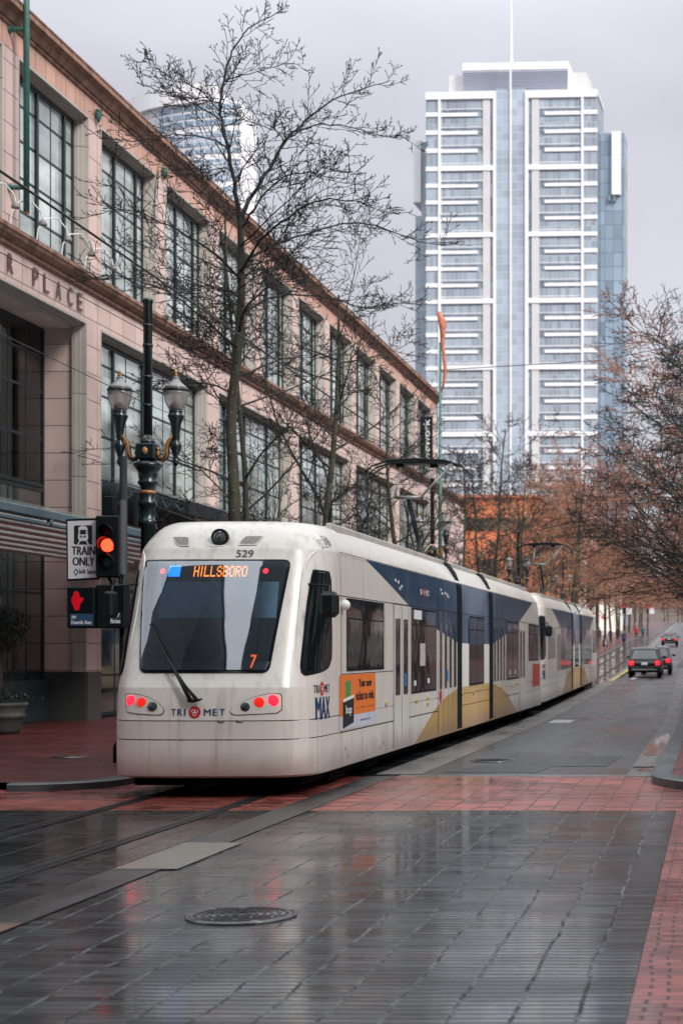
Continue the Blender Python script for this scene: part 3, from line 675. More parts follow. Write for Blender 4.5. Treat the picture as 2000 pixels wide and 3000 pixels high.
def build_tram(detail=True, label='', loc=(0, 0, 0), rot=(0, 0, 0)):
    t = thing('light_rail_vehicle', label, 'tram', loc, rot)
    # --- shell
    zs = [.26, .275, .29, .45, .743, .746, .752, .757, .76, .985, .988, .994, .998, 1.002, 1.15, 1.3, 1.42, 1.55, 1.8, 2.1, 2.4, 2.7, 2.9, 3.05, 3.15, 3.22, 3.258, 3.264, 3.30, 3.38, 3.46, 3.53, 3.585, 3.625, 3.65, 3.668, 3.68]
    groove = {.746, .752, .757, .988, .994, .998}
    xn = [0, .15, .3, .45, .58, .68, .77, .84, .885, .91, .93, .945, .957, .968, .978, .986, .992, .996, .9985, .9997, 1]
    rings = []
    for z in zs:
        w_ = w_at(z); ins = .018 if z in groove else 0
        half = [(w_*a, surf_y(w_*a, z)+ins) for a in xn]
        half = [(x-(ins if x > .95*w_ else 0), y) for x, y in half]
        extra = [(w_-ins, 2.4+y0_at(z)*.3), (w_-ins, 5), (w_-ins, 10), (w_-ins, 15.2)]
        right = half + extra
        front = [(x, LEN-y) for x, y in right[::-1]]
        q = right + front; ring = q + [(-x, y) for x, y in q[::-1][1:-1]]
        rings.append([(x, y, z) for x, y in ring])
    mb = MB(); mb.smooth = True; n = len(rings[0])
    for r_ in rings: mb.v += r_
    crease = {.275, .29, .743, .76, .985, 1.002, 1.42, 3.264, 3.668}
    for i in range(len(rings)-1):
        if zs[i] in crease and zs[i] != .275:
            # split the surface here so that shading breaks
            b0 = len(mb.v); mb.v += rings[i]
            for j in range(n): mb.face((b0+j, b0+(j+1) % n, (i+1)*n+(j+1) % n, (i+1)*n+j))
            continue
        for j in range(n): mb.face((i*n+j, i*n+(j+1) % n, (i+1)*n+(j+1) % n, (i+1)*n+j))
    mb.smooth = False; mb.face([(len(rings)-1)*n+j for j in range(n)]); mb.face([j for j in range(n)][::-1])
    body = mb.build('body', M['tram'], t)
    md = body.modifiers.new('edge', 'WEIGHTED_NORMAL') if False else None
    # --- roof shroud along the vehicle and roof boxes
    rb = MB()
    for a, b, hgt in ((2.6, 12.7, .02), (13.5, 17.4, .02), (18.3, 27.8, .02)):
        for s_ in (-1, 1): rb.bbox(min(s_*.98, s_*1.06), max(s_*.98, s_*1.06), a, b, 3.55, 3.70+hgt, .015)
    rb.bbox(-.8, .8, 4, 11, 3.66, 3.78, .05); rb.bbox(-.8, .8, 18.8, 20.5, 3.66, 3.8, .05)
    rb.build('roof_shroud', M['tramroof'], t)
    # --- articulation bellows, following the section, slightly proud
    for yb in (13.05, 17.95):
        b = MB()
        sec = [(1.332, .30), (1.334, 2.9), (1.325, 3.2), (1.20, 3.5), (1.07, 3.69), (-1.07, 3.69), (-1.20, 3.5), (-1.325, 3.2), (-1.334, 2.9), (-1.332, .30)]
        b.prism(sec, 'y', yb-.3, yb+.3); o = b.build('bellows', M['rubber'], t)
    # --- under frame
    u = MB(); u.box(-1.1, 1.1, .7, LEN-.7, .12, .262); 
    for yb in (2.6, 5.0, 14.6, 16.4, 25.4, 27.8): u.bbox(-1.15, 1.15, yb-.5, yb+.5, .06, .26, .03)
    u.build('underframe', M['under'], t)
    for yb in (2.9, 4.7, 14.7, 16.5, 25.7, 27.5):
        for s_ in (-1, 1):
            wv = MB(); n0 = len(wv.v); wv.lathe([(.30, -.05), (.30, .05), (.26, .06), (.05, .06)], n=20)
            wv.v = [(s_*(.75+p[2]), yb+p[0], .30+p[1]) for p in wv.v]; wv.build('wheel', M['under'], t)
    # --- side windows, doors (both sides)
    def side_rect(mb, s_, y0, y1, z0, z1, off, r=0):
        x = s_*(HW+off)
        pts = rounded([(y0, z0), (y1, z0), (y1, z1), (y0, z1)], r, 3) if r else [(y0, z0), (y1, z0), (y1, z1), (y0, z1)]
        mb.poly([(x, a, b) for a, b in pts])
    def seamrect(mb, s_, y0, y1, z0, z1, w_=.012, off=.002):
        for a, b, c, d in ((y0, y1, z0, z0+w_), (y0, y1, z1-w_, z1), (y0, y0+w_, z0+w_, z1-w_), (y1-w_, y1, z0+w_, z1-w_)):
            side_rect(mb, s_, a, b, c, d, off)
    A = 21.6
    half_w = [(23.98-A, 26.67-A, 1.60, 2.64), (29.1-A, 31.72-A, 1.15, 2.63)]
    doors = [(27.5-A, 28.92-A), (31.95-A, 34.30-A)]
    for s_ in (1, -1):
        wins = half_w + [(31-b, 31-a, c, d) for a, b, c, d in half_w] + [(14.4, 16.7, 1.15, 2.63)]
        for a, b, c, d in wins:
            m_ = MB(); side_rect(m_, s_, a, b, c, d, .006, .02); w_ = m_.build('window', M['tramglass'], t)
            if detail and s_ == 1:
                fr = MB()
                for q in ((a, b, c, c+.03), (a, b, d-.03, d), (a, a+.03, c, d), (b-.03, b, c, d)): side_rect(fr, s_, *q, .009)
                if b-a > 2: side_rect(fr, s_, (a+b)/2-.015, (a+b)/2+.015, c, d, .008); side_rect(fr, s_, a, b, d-.30, d-.28, .008)
                fr.build('window_seal', M['rubber'], w_)
        for a, b in doors + [(31-b, 31-a) for a, b in doors]:
            m_ = MB(); nl = 2 if b-a < 2 else 4
            lw = (b-a)/nl
            side_rect(m_, s_, a, b, .30, 2.66, .004); dr = m_.build('door', M['tram'], t)
            se = MB()
            for k in range(nl+1): side_rect(se, s_, a+k*lw-.008, a+k*lw+.008, .30, 2.66, .009)
            side_rect(se, s_, a, b, 2.65, 2.668, .009); se.build('door_gap', M['seam'], dr)
            for k in range(nl):
                g = MB(); side_rect(g, s_, a+k*lw+.16, a+(k+1)*lw-.16, 1.16, 2.42, .011, .03); g.build('door_window', M['tramglass'], dr)
        if detail and s_ == 1:
            sm = MB()
            seamrect(sm, s_, 2.05, 27.5-A, 1.555, 2.665)
            for z in (2.655, 3.258): side_rect(sm, s_, 1.9, LEN-1.9, z, z+.010, .003)
            for a, b in ((1.95, 27.5-A), (28.92-A, 31.95-A), (34.3-A, 34.6-A), (18.3, 18.9), (21.0, 24.1)):
                side_rect(sm, s_, a, b, .742, .756, .003)
            for y in (2.02, 3.45, 5.25): side_rect(sm, s_, y, y+.010, .28, .742 if y > 2.5 else 3.26, .003)
            side_rect(sm, s_, 5.0, 5.01, .36, .70, .003)
            for y in (26.67-A+.1, ): side_rect(sm, s_, y, y+.008, 1.56, 2.66, .003)
            for y, z in ((2.35, .93), (5.05, .41), (2.45, .36), (2.3, .48), (4.75, .36)): side_rect(sm, s_, y, y+.03, z, z+.05, .004)
            sm.build('panel_seam', M['seam'], t)
            for y, z in ((26.85-A, 1.05), (29.6-A, 1.02), (30.75-A, 1.04), (30.75-A, .93), (35.0-A, 1.0), (41-A, 1.0), (36.6-A, .98), (43.8-A, .98), (44.6-A, 1.0)):
                bt = MB(); bt.lathe([(.055, 0), (.05, .012), (.01, .03)], n=12)
                bt.v = [(HW+.002+p[2], y+p[0], z+p[1]) for p in bt.v]; bt.build('jacking_cap', M['cap'], t)
    # --- cab side windows, curved teardrop, both sides, both ends
    def rs(x, y):
        """measured point -> (y, z) on the right flank of the cab"""
        fx_, fy_ = x/2.24+300, y/2.24+1480; prev = None
        k = .25
        while k < 5:
            Yd = ORG[1]+k; z = H-(fy_-CY)*Yd/F; d = side_x(k, z)-((fx_-CX)*Yd/F-ORG[0])
            if prev is not None and prev <= 0 < d or (prev is not None and prev > 0 >= d): return (k, z)
            prev = d; k += .005
        return (1.4, z)
    outline = [rs(*p) for p in ((1500, 760), (1503, 900), (1500, 1000), (1482, 1055), (1440, 1083), (1330, 1105), (1310, 1088), (1305, 1040), (1318, 930), (1335, 790), (1352, 650), (1370, 540), (1385, 470), (1396, 436), (1482, 446), (1496, 500))]
    def cab_win(end, s_):
        def xz(y, z, off): return (s_*(side_x(y, z)+off), (y-off*.7) if end == 0 else LEN-(y-off*.7), z)
        zs_ = [p[1] for p in outline]; z0, z1 = min(zs_), max(zs_)
        for nm, g, off, m_ in (('cab_window_seal', .028, .006, M['frit']), ('cab_window', 0, .012, M['tramglass'])):
            P = []
            for i in range(33):
                z = z0+1e-4+(z1-z0-2e-4)*(.5-.5*math.cos(math.pi*i/32)); ys_ = []
                for (a, b), (c, d) in zip(outline, outline[1:]+outline[:1]):
                    if (b-z)*(d-z) <= 0 and abs(b-d) > 1e-9: ys_.append(a+(c-a)*(z-b)/(d-b))
                a, b = min(ys_)-g, max(ys_)+g; zz = (z-(z0+z1)/2)*(1+2*g/(z1-z0))+(z0+z1)/2
                P.append([xz(a+(b-a)*j/10, zz, off) for j in range(11)])
            mb = MB(); mb.smooth = True; mb.grid(P); mb.build(nm, m_, t)
    for end in (0, 1):
        for s_ in (1, -1): cab_win(end, s_)
    pts = [rs(*p) for p in ((1440, 290), (1400, 305), (1365, 335), (1338, 380), (1318, 450), (1303, 560), (1288, 700), (1276, 850), (1268, 980))]
    for end in (0, 1):
        for s_ in (1, -1):
            MB().tube([(s_*(side_x(y, z)-.004), y if end == 0 else LEN-y, z) for y, z in pts], [.004, .012, .018, .02, .02, .018, .014, .01, .003], 8).build('cab_moulding', M['tram'], t)
    # --- rear end fittings
    ws = [r4(275, 362), r4(1243, 357), r4(1094, 1105), r4(242, 1102)]
    hw1 = (ws[1][0]-ws[0][0])/2; hw0 = (ws[2][0]-ws[3][0])/2; zt = (ws[0][1]+ws[1][1])/2; zb = (ws[2][1]+ws[3][1])/2
    cx0 = 0.0
    base = [(ws[3][0], zb), (ws[2][0], zb), (ws[1][0], zt), (ws[0][0], zt)]
    fr = rounded(base, .10, 5)
    def rounded_patch(name, poly, off, m_, parent, nc=22, nr=10, tidy=True):
        mb = MB(); 
        # rows by height so that the rounded outline is kept
        zs_ = sorted(set([round(p[1], 4) for p in poly])); z0, z1 = zs_[0], zs_[-1]
        rows = sorted(set([z0+1e-4, z1-1e-4] + [z for z in zs_[1:-1]] + [z0+(z1-z0)*k/nr for k in range(1, nr)]))
        P = []
        for z in rows:
            xs = []
            for (a, b), (c, d) in zip(poly, poly[1:]+poly[:1]):
                if (b-z)*(d-z) <= 0 and abs(b-d) > 1e-9: xs.append(a+(c-a)*(z-b)/(d-b))
            P.append([on_rear(min(xs)+(max(xs)-min(xs))*j/nc, z, off) for j in range(nc+1)])
        mb.smooth = True; mb.grid(P); return mb.build(name, m_, parent)
    frit = rounded_patch('windscreen_border', fr, .006, M['frit'], t)
    inn = rounded(shrink(base, .035), .08, 5)
    ws_ = rounded_patch('windscreen', inn, .034, M['wsglass'], t)
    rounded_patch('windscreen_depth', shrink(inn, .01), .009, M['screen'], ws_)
    if detail:
        # dashboard, blind, seats silhouettes seen through the glass
        zz = [r4(375, 505)[1], r4(372, 742)[1]]; xa, xb = r4(388, 520)[0], r4(1160, 520)[0]; xc, xd = r4(368, 742)[0], r4(1140, 742)[0]
        rounded_patch('blind', [(xc, zz[1]), (xd, zz[1]), (xb, zz[0]), (xa, zz[0])], .014, M['blind'], ws_)
        za, zb2 = r4(500, 1030)[1], r4(500, 1085)[1]
        rounded_patch('dashboard', [(-.78, zb2), (.76, zb2), (.80, za), (-.80, za)], .014, mat('grey dashboard', (.07, .09, .12), .5, var=.4, scale=3), ws_)
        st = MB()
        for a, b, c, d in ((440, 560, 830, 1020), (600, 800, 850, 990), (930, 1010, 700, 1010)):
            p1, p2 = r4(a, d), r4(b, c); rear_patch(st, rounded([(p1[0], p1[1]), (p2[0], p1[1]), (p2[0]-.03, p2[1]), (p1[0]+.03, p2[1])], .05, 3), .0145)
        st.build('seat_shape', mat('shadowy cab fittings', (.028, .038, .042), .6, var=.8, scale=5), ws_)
        # sign box text
        p1, p2 = r4(598, 472), r4(958, 402)
        # dot matrix lettering: 5 x 7 cells
        G = {'H': '10001 10001 10001 11111 10001 10001 10001', 'I': '010 010 010 010 010 010 010', 'L': '10000 10000 10000 10000 10000 10000 11111',
             'S': '01110 10001 10000 01110 00001 10001 01110', 'B': '11110 10001 10001 11110 10001 10001 11110', 'O': '01110 10001 10001 10001 10001 10001 01110', 'R': '11110 10001 10001 11110 10100 10010 10001'}
        cells = []; cxx = 0
        for ch in 'HILLSBORO':
            g = G[ch].split()
            for r_, row in enumerate(g):
                for c_, v in enumerate(row):
                    if v == '1': cells.append((cxx+c_, 6-r_))
            cxx += len(g[0])+1
        W_ = cxx-1; led = MB(); cw = (p2[0]-p1[0])/W_; chh = (p2[1]-p1[1])/7
        for a, b in cells:
            x0 = p1[0]+a*cw; z0 = p1[1]+b*chh
            led.poly([on_rear(x0+cw*.06, z0+chh*.05, .018), on_rear(x0+cw*.96, z0+chh*.05, .018), on_rear(x0+cw*.96, z0+chh*.95, .018), on_rear(x0+cw*.06, z0+chh*.95, .018)])
        led.build('destination_lettering', M['amber'], ws_, normals=False)
        bl = MB(); p1, p2 = r4(433, 472), r4(520, 400); rear_patch(bl, [p1, (p2[0], p1[1]), p2, (p1[0], p2[1])], .018); bl.build('line_indicator', M['blueled'], ws_)
        rd = MB()
        for a, b in ((398, 437), (1073, 435)):
            p = r4(a, b)
            for ra, rb_ in ((.036, .022), (.016, .0)):
                K = 16
                for j in range(K):
                    q = [on_rear(p[0]+r_*math.cos(u_), p[1]+r_*math.sin(u_), .019) for r_, u_ in ((ra, 2*math.pi*j/K), (ra, 2*math.pi*(j+1)/K), (rb_+.001, 2*math.pi*(j+1)/K), (rb_+.001, 2*math.pi*j/K))]
                    rd.poly(q)
        rd.build('indicator_ring', M['redled'], ws_, normals=False)
        p1, p2 = r4(968, 1072), r4(1003, 1000)
        text('digit_reflection', '7', mat('faint orange digit', (.8, .15, .03), .5, emis=(1, .15, .03), es=.8), ws_, lambda u, v, o: on_rear(p1[0]+u, p1[1]+v, .018+o), .07, .17, bold=.004)  # reflection in the windscreen, drawn as a glowing digit
    else:
        led = MB(); led.box
    # top fittings: round lamp in a recess, vents, number
    rc = [r4(672, 158), r4(880, 152), r4(800, 272), r4(672, 270)]
    mb = MB(); rear_patch(mb, rounded([(p[0], p[1]) for p in (rc[3], rc[2], rc[1], rc[0])], .03, 3), .004, nc=14, nr=6); mb.build('lamp_recess', M['bodypanel'], t)
    c0 = r4(779, 212); cy_ = surf_y(c0[0], c0[1])
    lm = MB(); lm.lathe([(.115, 0), (.115, .05), (.108, .06), (.088, .06), (.086, .035)], n=28)
    lm.v = [(c0[0]+p[0], cy_-.02-p[2], c0[1]+p[1]) for p in lm.v]; hl = lm.build('upper_headlight', M['black'], t)
    lm = MB(); lm.lathe([(.087, 0), (.080, .018), (.05, .006), (.03, .02), (.012, .024)], n=24)
    lm.v = [(c0[0]+p[0], cy_-.058-p[2], c0[1]+p[1]) for p in lm.v]; lm.build('lens', M['chrome'], hl)
    for pts in ([(465, 203), (578, 203), (572, 270), (490, 270)], [(930, 197), (1062, 197), (1010, 262), (893, 262)]):
        q = [r4(*p) for p in pts]; mb = MB(); q2 = [(p[0], p[1]) for p in (q[3], q[2], q[1], q[0])]
        rear_patch(mb, q2, .012, nc=6); v = mb.build('roof_vent', M['bodypanel'], t)
        mb = MB(); rear_patch(mb, shrink(q2, .018), .016, nc=6); mb.build('vent_mesh', M['ventgrey'], v)
    if detail:
        p1, p2 = r4(876, 342), r4(994, 295)
        text('vehicle_number', '529', mat('dark grey number', (.06, .06, .065), .5), t, lambda u, v, o: on_rear(p1[0]+u, p1[1]+v, .006+o), p2[0]-p1[0], p2[1]-p1[1], bold=.003)
    # lamp clusters
    for outline, lamps in ((
        [(152, 1240), (170, 1236), (230, 1240), (300, 1258), (360, 1292), (400, 1330), (408, 1352), (398, 1374), (370, 1382), (240, 1374), (165, 1362), (152, 1345)],
        ((192, 1283, .057, 'lens_red_lit'), (259, 1295, .056, 'lens_red_dim'), (330, 1324, .055, 'lens_clear'))),
        ([(1180, 1240), (1160, 1236), (1080, 1238), (1000, 1258), (920, 1290), (850, 1335), (836, 1355), (842, 1372), (865, 1382), (1000, 1376), (1150, 1368), (1180, 1345)],
        ((1119, 1284, .066, 'lens_red_lit'), (1028, 1296, .060, 'lens_red_dim'), (938, 1325, .052, 'lens_clear')))):
        q = [r4(*p) for p in outline]; q = [(p[0], p[1]) for p in q]
        mb = MB(); rear_patch(mb, q, .004, nc=16, nr=3); pn = mb.build('lamp_cluster', M['seam'], t)
        mb = MB(); rear_patch(mb, shrink(q, .009), .009, nc=16, nr=3); mb.build('cluster_panel', M['bodypanel'], pn)
        for a, b, r_, m_ in lamps:
            p = r4(a, b); cy_ = surf_y(p[0], p[1]); mb = MB()
            mb.lathe([(r_*1.12, -.02), (r_*1.12, .018), (r_*1.0, .022), (r_*.97, .020), (r_*.8, .030), (r_*.4, .037), (.003, .039)], n=22)
            mb.v = [(p[0]+u_[0], cy_-u_[2], p[1]+u_[1]) for u_ in mb.v]
            mb.build('tail_light' if 'red' in m_ else 'headlight', M[m_], t)
    # logo on the rear
    def mk(p1, p2): return lambda u, v, o: on_rear(p1[0]+u, p1[1]+v, .005+o)
    a_, b_, c_ = MB(), MB(), MB(); p1, p2 = r4(452, 1392), r4(812, 1322)
    logo(a_, b_, c_, mk(p1, p2), p2[0]-p1[0], p2[1]-p1[1])
    lo = a_.build('operator_lettering', M['navy'], t, normals=False); b_.build('emblem', M['logo_red'], lo, normals=False); c_.build('emblem_rings', M['whiteink'], lo, normals=False)
    # cab side logo and MAX, right side
    def sf(y0, z0): return lambda u, v, o: (side_x(y0+u, z0+v)+.004+o, y0+u, z0+v)
    for end in (0,):
        a_, b_, c_ = MB(), MB(), MB(); logo(a_, b_, c_, sf(.62, 1.31), .70, .17, squeeze=.9)
        lo = a_.build('operator_lettering', M['ink'], t, normals=False); b_.build('emblem', M['logo_red'], lo, normals=False); c_.build('emblem_rings', M['whiteink'], lo, normals=False)
        text('system_lettering', 'MAX', M['navy'], t, sf(.66, .98), .66, .30, bold=.012)
    # bumper seam, wiper
    sm = MB()
    for z in (.752, .993): ring_strip(sm, z-.004, z+.004, -.010, 0, 1.9)
    sm.build('bumper_gap', M['seam'], t)
    if detail:
        sc = MB()
        for a, b, c, d in ((755, 1422, 800, 1426), (778, 1430, 795, 1415), (875, 1420, 922, 1426), (515, 1545, 521, 1551)):
            p, q = r4(a, b), r4(c, d); P = [on_rear(p[0], p[1], .003), on_rear(q[0], q[1], .003), on_rear(q[0], q[1]-.008, .003), on_rear(p[0], p[1]-.014, .003)]; sc.poly(P)
        sc.build('scuff_mark', M['seam'], t)
        wp = MB()
        def rp(x, y, off): p = r4(x, y); return on_rear(p[0], p[1], off)
        wp.tube([rp(330, 800, .06), rp(395, 930, .075), rp(440, 1020, .085), rp(520, 1160, .09), rp(585, 1285, .07)], [.012, .012, .014, .02, .028], 6, True)
        wp.tube([rp(440, 1010, .08), rp(500, 1110, .09), rp(560, 1200, .085), rp(625, 1285, .06)], [.01, .011, .014, .026], 6, True)
        wp.tube([rp(570, 1290, .05), rp(610, 1292, .06), rp(650, 1285, .05), rp(660, 1275, .045)], [.03, .032, .016, .01], 6, True)
        wi = wp.build('wiper', M['black'], t)
        MB().tube([rp(316, 793, .045), rp(346, 790, .05), rp(428, 960, .05), rp(495, 1105, .05)], [.008, .013, .013, .010], 5, True).build('wiper_blade', M['rubber'], wi)
    # mirrors: dark pods on both sides
    for s_ in (1, -1):
        mb = MB(); mb.bbox(-.10 if s_ > 0 else -.06, .13 if s_ > 0 else .06, -.14, .12, -.17, .17, .055 if s_ > 0 else .03)
        x0 = 1.47 if s_ > 0 else -1.38; mb.v = [(x0+p[0], .62+p[1], 2.50+p[2]) for p in mb.v]; mi = mb.build('mirror', M['black'], t)
        MB().tube([(s_*side_x(.9, 2.72), .95, 2.78), (s_*1.44, .85, 2.75), (x0, .62, 2.60)], .016, 6, True).build('mirror_arm', M['black'], mi)
        if detail:
            mb = MB(); mb.lathe([(.001, -.075), (.045, -.06), (.07, -.025), (.075, 0), (.07, .03), (.045, .06), (.001, .075)], n=14)
            mb.v = [(s_*(HW+.05)+p[0], 2.06+p[1], 2.53+p[2]) for p in mb.v]; mb.build('side_camera', M['white'], t)
    # coupler stub under the bumper
    mb = MB(); mb.bbox(-.22, .16, .15, .6, .14, .262, .03); mb.bbox(-.55, -.35, .3, .5, .16, .262, .02); mb.build('coupler_cover', M['under'], t)
    # pantograph near the rear third: head at local y 15.8
    py = 15.8; zr = 3.70
    base_ = MB(); base_.bbox(-.55, .55, py-.9, py+.9, zr-.03, zr+.07, .03)
    for a in (-.5, .5):
        for b in (-.75, .75): base_.lathe([(.07, 0), (.05, .03), (.075, .06), (.05, .09), (.07, .12)], (a, py+b, zr+.05), n=10)
    pan = base_.build('pantograph', M['frame'], t)
    arm = MB(); arm.tube([(-.05, py+1.0, zr+.15), (-.12, py-.55, 5.22)], [.06, .045], 6, True); arm.tube([(-.16, py+.8, zr+.14), (-.20, py-.6, 5.12)], .018, 5)
    arm.build('lower_arm', M['post'], pan)
    up = MB()
    up.tube([(-.40, py-.62, 5.22), (.16, py-.62, 5.22)], .042, 6, True)
    up.tube([(.16, py-.62, 5.22), (.78, py-.1, 6.03)], .028, 6, True); up.tube([(-.40, py-.62, 5.22), (-.36, py-.1, 5.98)], .026, 6, True)
    up.tube([(-.38, py-.45, 5.52), (.28, py-.45, 5.52)], .012, 5)
    up.build('upper_arm', mat('pale grey pantograph tube', (.22, .23, .23), .4, metal=.4), pan)
    hd = MB()
    for dy in (-.2, .2):
        hd.tube([(-1.13, py+dy-.0, 5.80), (-.98, py+dy, 5.95), (-.62, py+dy, 6.07), (0, py+dy, 6.10), (.62, py+dy, 6.07), (.98, py+dy, 5.95), (1.13, py+dy, 5.80)], [.016, .018, .03, .03, .03, .018, .016], 6, True)
    hd.bbox(-.62, .62, py-.22, py+.22, 6.00, 6.04, .01)
    for a in (-.4, .35): hd.bbox(a-.08, a+.08, py-.1, py+.1, 5.93, 6.02, .01)
    hd.build('collector_head', M['black'], pan)
    return t

tram1 = build_tram(True, 'near cream articulated tram with HILLSBORO sign, windscreen and wiper facing the viewer, coupled behind the other', (ORG[0], ORG[1], 0)) if False else \
        build_tram(True, 'nearest cream tram with HILLSBORO sign, wiper and red tail lights at its end', (ORG[0], ORG[1], 0))
# adverts and lettering on the near vehicle only
def flat_side(y0, z0, off=.006): return lambda u, v, o: (HW+off+o, y0+u, z0+v)
def side_poly(mb, pts, off): mb.poly([(HW+off, a-21.6, b) for a, b in pts]); return mb
ad = side_poly(MB(), [(23.52, .97), (26.02, .97), (26.02, 1.55), (23.52, 1.55)], .006).build('advert_panel', M['orange'], tram1)
side_poly(MB(), [(23.52, .78), (26.05, .78), (26.05, .968), (23.52, .968)], .006).build('advert_strip', M['adpale'], ad)
side_poly(MB(), [(23.90, 1.10), (24.22, 1.10), (24.22, 1.46), (23.90, 1.46)], .009).build('green_card', M['adgreen'], ad)
side_poly(MB(), [(23.72, .80), (24.42, .86), (24.42, 1.21), (23.72, 1.16)], .012).build('black_card', M['ink'], ad)
side_poly(MB(), [(23.72, 1.165), (24.42, 1.215), (24.42, 1.26), (23.72, 1.21)], .013).build('card_strip', M['whiteink'], ad)
text('card_lettering', 'hop', M['whiteink'], ad, flat_side(23.88-21.6, .96, .015), .38, .16, bold=.006)
text('advert_lettering', 'Your new', M['ink'], ad, flat_side(24.78-21.6, 1.36, .010), .92, .12, bold=.006)
text('advert_lettering', 'ticket to ride.', M['ink'], ad, flat_side(24.58-21.6, 1.17, .010), 1.32, .13, bold=.006)
text('advert_small_print', 'easy    anywhere    convenient', M['ink'], ad, flat_side(24.58-21.6, 1.045, .010), 1.30, .03)
text('advert_small_print', 'myhopcard.com', M['ink'], ad, flat_side(24.9-21.6, .85, .010), .72, .045)
text('vehicle_number', '529', mat('dark grey side number', (.06, .06, .065), .5), tram1, lambda u, v, o: (w_at(3.36+v)+.014+o, 1.35+u, 3.33+v*.92), .42, .14, bold=.004)
# band lettering
a_, b_, c_ = MB(), MB(), MB()
logo(a_, b_, c_, flat_side(8.35, 2.86), 1.0, .16, squeeze=.9)
lo = a_.build('band_lettering', M['whiteink'], tram1, normals=False); b_.build('emblem', M['logo_red'], lo, normals=False); c_.build('emblem_rings', M['whiteink'], lo, normals=False)
for y, z in ((6.0, 3.02), (6.25, 3.0), (6.4, 2.9), (6.55, 2.94), (10.6, 3.03), (10.75, 2.96), (11.1, 2.98), (11.35, 2.96), (11.5, 2.92)): MB().box(HW+.004, HW+.010, y, y+.10, z, z+.045).build('band_mark', M['whiteink'], tram1)
mb = MB()
for y, z in ((7.75, 1.28), (9.15, 1.30), (21.5, 1.28), (22.6, 1.28)): MB().box(HW+.008, HW+.013, y, y+.18, z, z+.09).build('window_sticker', M['signwhite'], tram1)
MB().box(HW+.008, HW+.013, 7.75, 8.5, 2.44, 2.60).build('window_sticker', M['signwhite'], tram1)
mb = MB(); mb.box(HW+.008, HW+.013, 8.35, 8.85, 1.62, 2.02); mb.build('route_map', mat('pale route map', (.5, .42, .44), .5, var=.5, scale=30), tram1)
M['access'] = mat('blue access sticker', (.03, .16, .42), .4)
for a, b in ((6.78, 1.3), (11.3, 1.3)): MB().box(HW+.013, HW+.017, a, a+.2, b, b+.21).build('access_sticker', M['access'], tram1)
mb = MB(); mb.disc((HW+.012, 10.6, 1.03), .13, axis='x'); mb.build('door_emblem', M['redink'], tram1)
mb = MB(); mb.box(HW+.004, HW+.01, 27.0, 28.9, .85, 1.5); mb.build('rear_advert', mat('red advert film', (.55, .07, .05), .4), tram1)
tram2 = build_tram(False, 'second cream tram coupled in front of the nearest one, farther down the street', (ORG[0]-.12, 52.35, .0), (R(.38), 0, R(.62)))
mb = MB(); mb.box(HW+.012, HW+.02, 2.6, 3.2, 2.25, 2.45); mb.build('window_sticker', mat('bright blue sticker', (.03, .35, .6), .4), tram2)

# ------------------------------------------------------------------ shopping arcade building on the left
BX = -15.9
bld = thing('shopping_arcade', 'long pink stone building with tall dark framed windows and R PLACE on its frieze', 'building', (BX, 0, 0))
Y_A, Y_B = 22.9, 96.9
UP = [(38.7+5.22*k, 43.1+5.22*k) for k in range(-3, 11)]
LO = [(33.7, 42.95)] + [(43.9+10.44*k, 43.9+10.44*k+9.2) for k in range(5)]
def wall_band(mb, ops, z0, z1, ya, yb, depth, xo=0):
    """solid wall with openings ops between z0 and z1"""
    y = ya
    for a, b in ops:
        if a > y: mb.box(-depth, xo, y, a, z0, z1)
        y = b
    if yb > y: mb.box(-depth, xo, y, yb, z0, z1)
wl = MB(); wall_band(wl, UP, 11.42, 15.5, Y_A, Y_B, 1.6); wall_band(wl, [(23.2, 32.5)] + LO, 1.35, 10.24, Y_A, 108, 1.6)
wl.box(-1.6, 0, Y_A, 108, 10.24, 10.98); wl.box(-1.6, 0, Y_A, Y_B, 10.98, 11.42)
wall = wl.build('wall', M['pink'], bld)
ops_ = [(Y_A-1, Y_A), (23.2, 32.5)] + LO + [(108, 109)]
for (a0_, a_), (b_, b1_) in zip(ops_, ops_[1:]):
    if b_ > a_: MB().box(-1.6, .03, a_, b_, 0, 1.35).build('granite_base', M['granite'], bld)
f = MB(); f.box(-1.6, .01, Y_A, Y_B, 15.5, 15.98); f.build('frieze', M['salmon'], bld)
def cornice(z, prof, y0, y1, name, m):
    mb = MB(); pts = [(-1.0, z)] + [(x, z+dz) for x, dz in prof] + [(-1.0, z+prof[-1][1])]
    mb.prism([(p[0], p[1]) for p in pts], 'y', y0, y1); return mb.build(name, m, bld)
cornice(15.98, [(.03, 0), (.07, .03), (.07, .09), (.12, .10), (.17, .17), (.20, .24), (.30, .30), (.34, .32), (.34, .44), (.36, .46), (.36, .50)], Y_A, Y_B+.15, 'cornice', M['cornice'])
cornice(10.98, [(.03, 0), (.09, .04), (.09, .12), (.15, .14), (.24, .22), (.28, .30), (.30, .31), (.30, .40), (.05, .44)], Y_A, 108.1, 'string_course', M['cornice'])
rf = MB(); rf.box(-30, -1.0, Y_A, Y_B, 15.9, 16.2); rf.box(-30, -1.61, Y_A, Y_B, 11, 15.9); rf.box(-30, -1.61, Y_A, 108, 0, 11); rf.build('roof', M['inner'], bld)
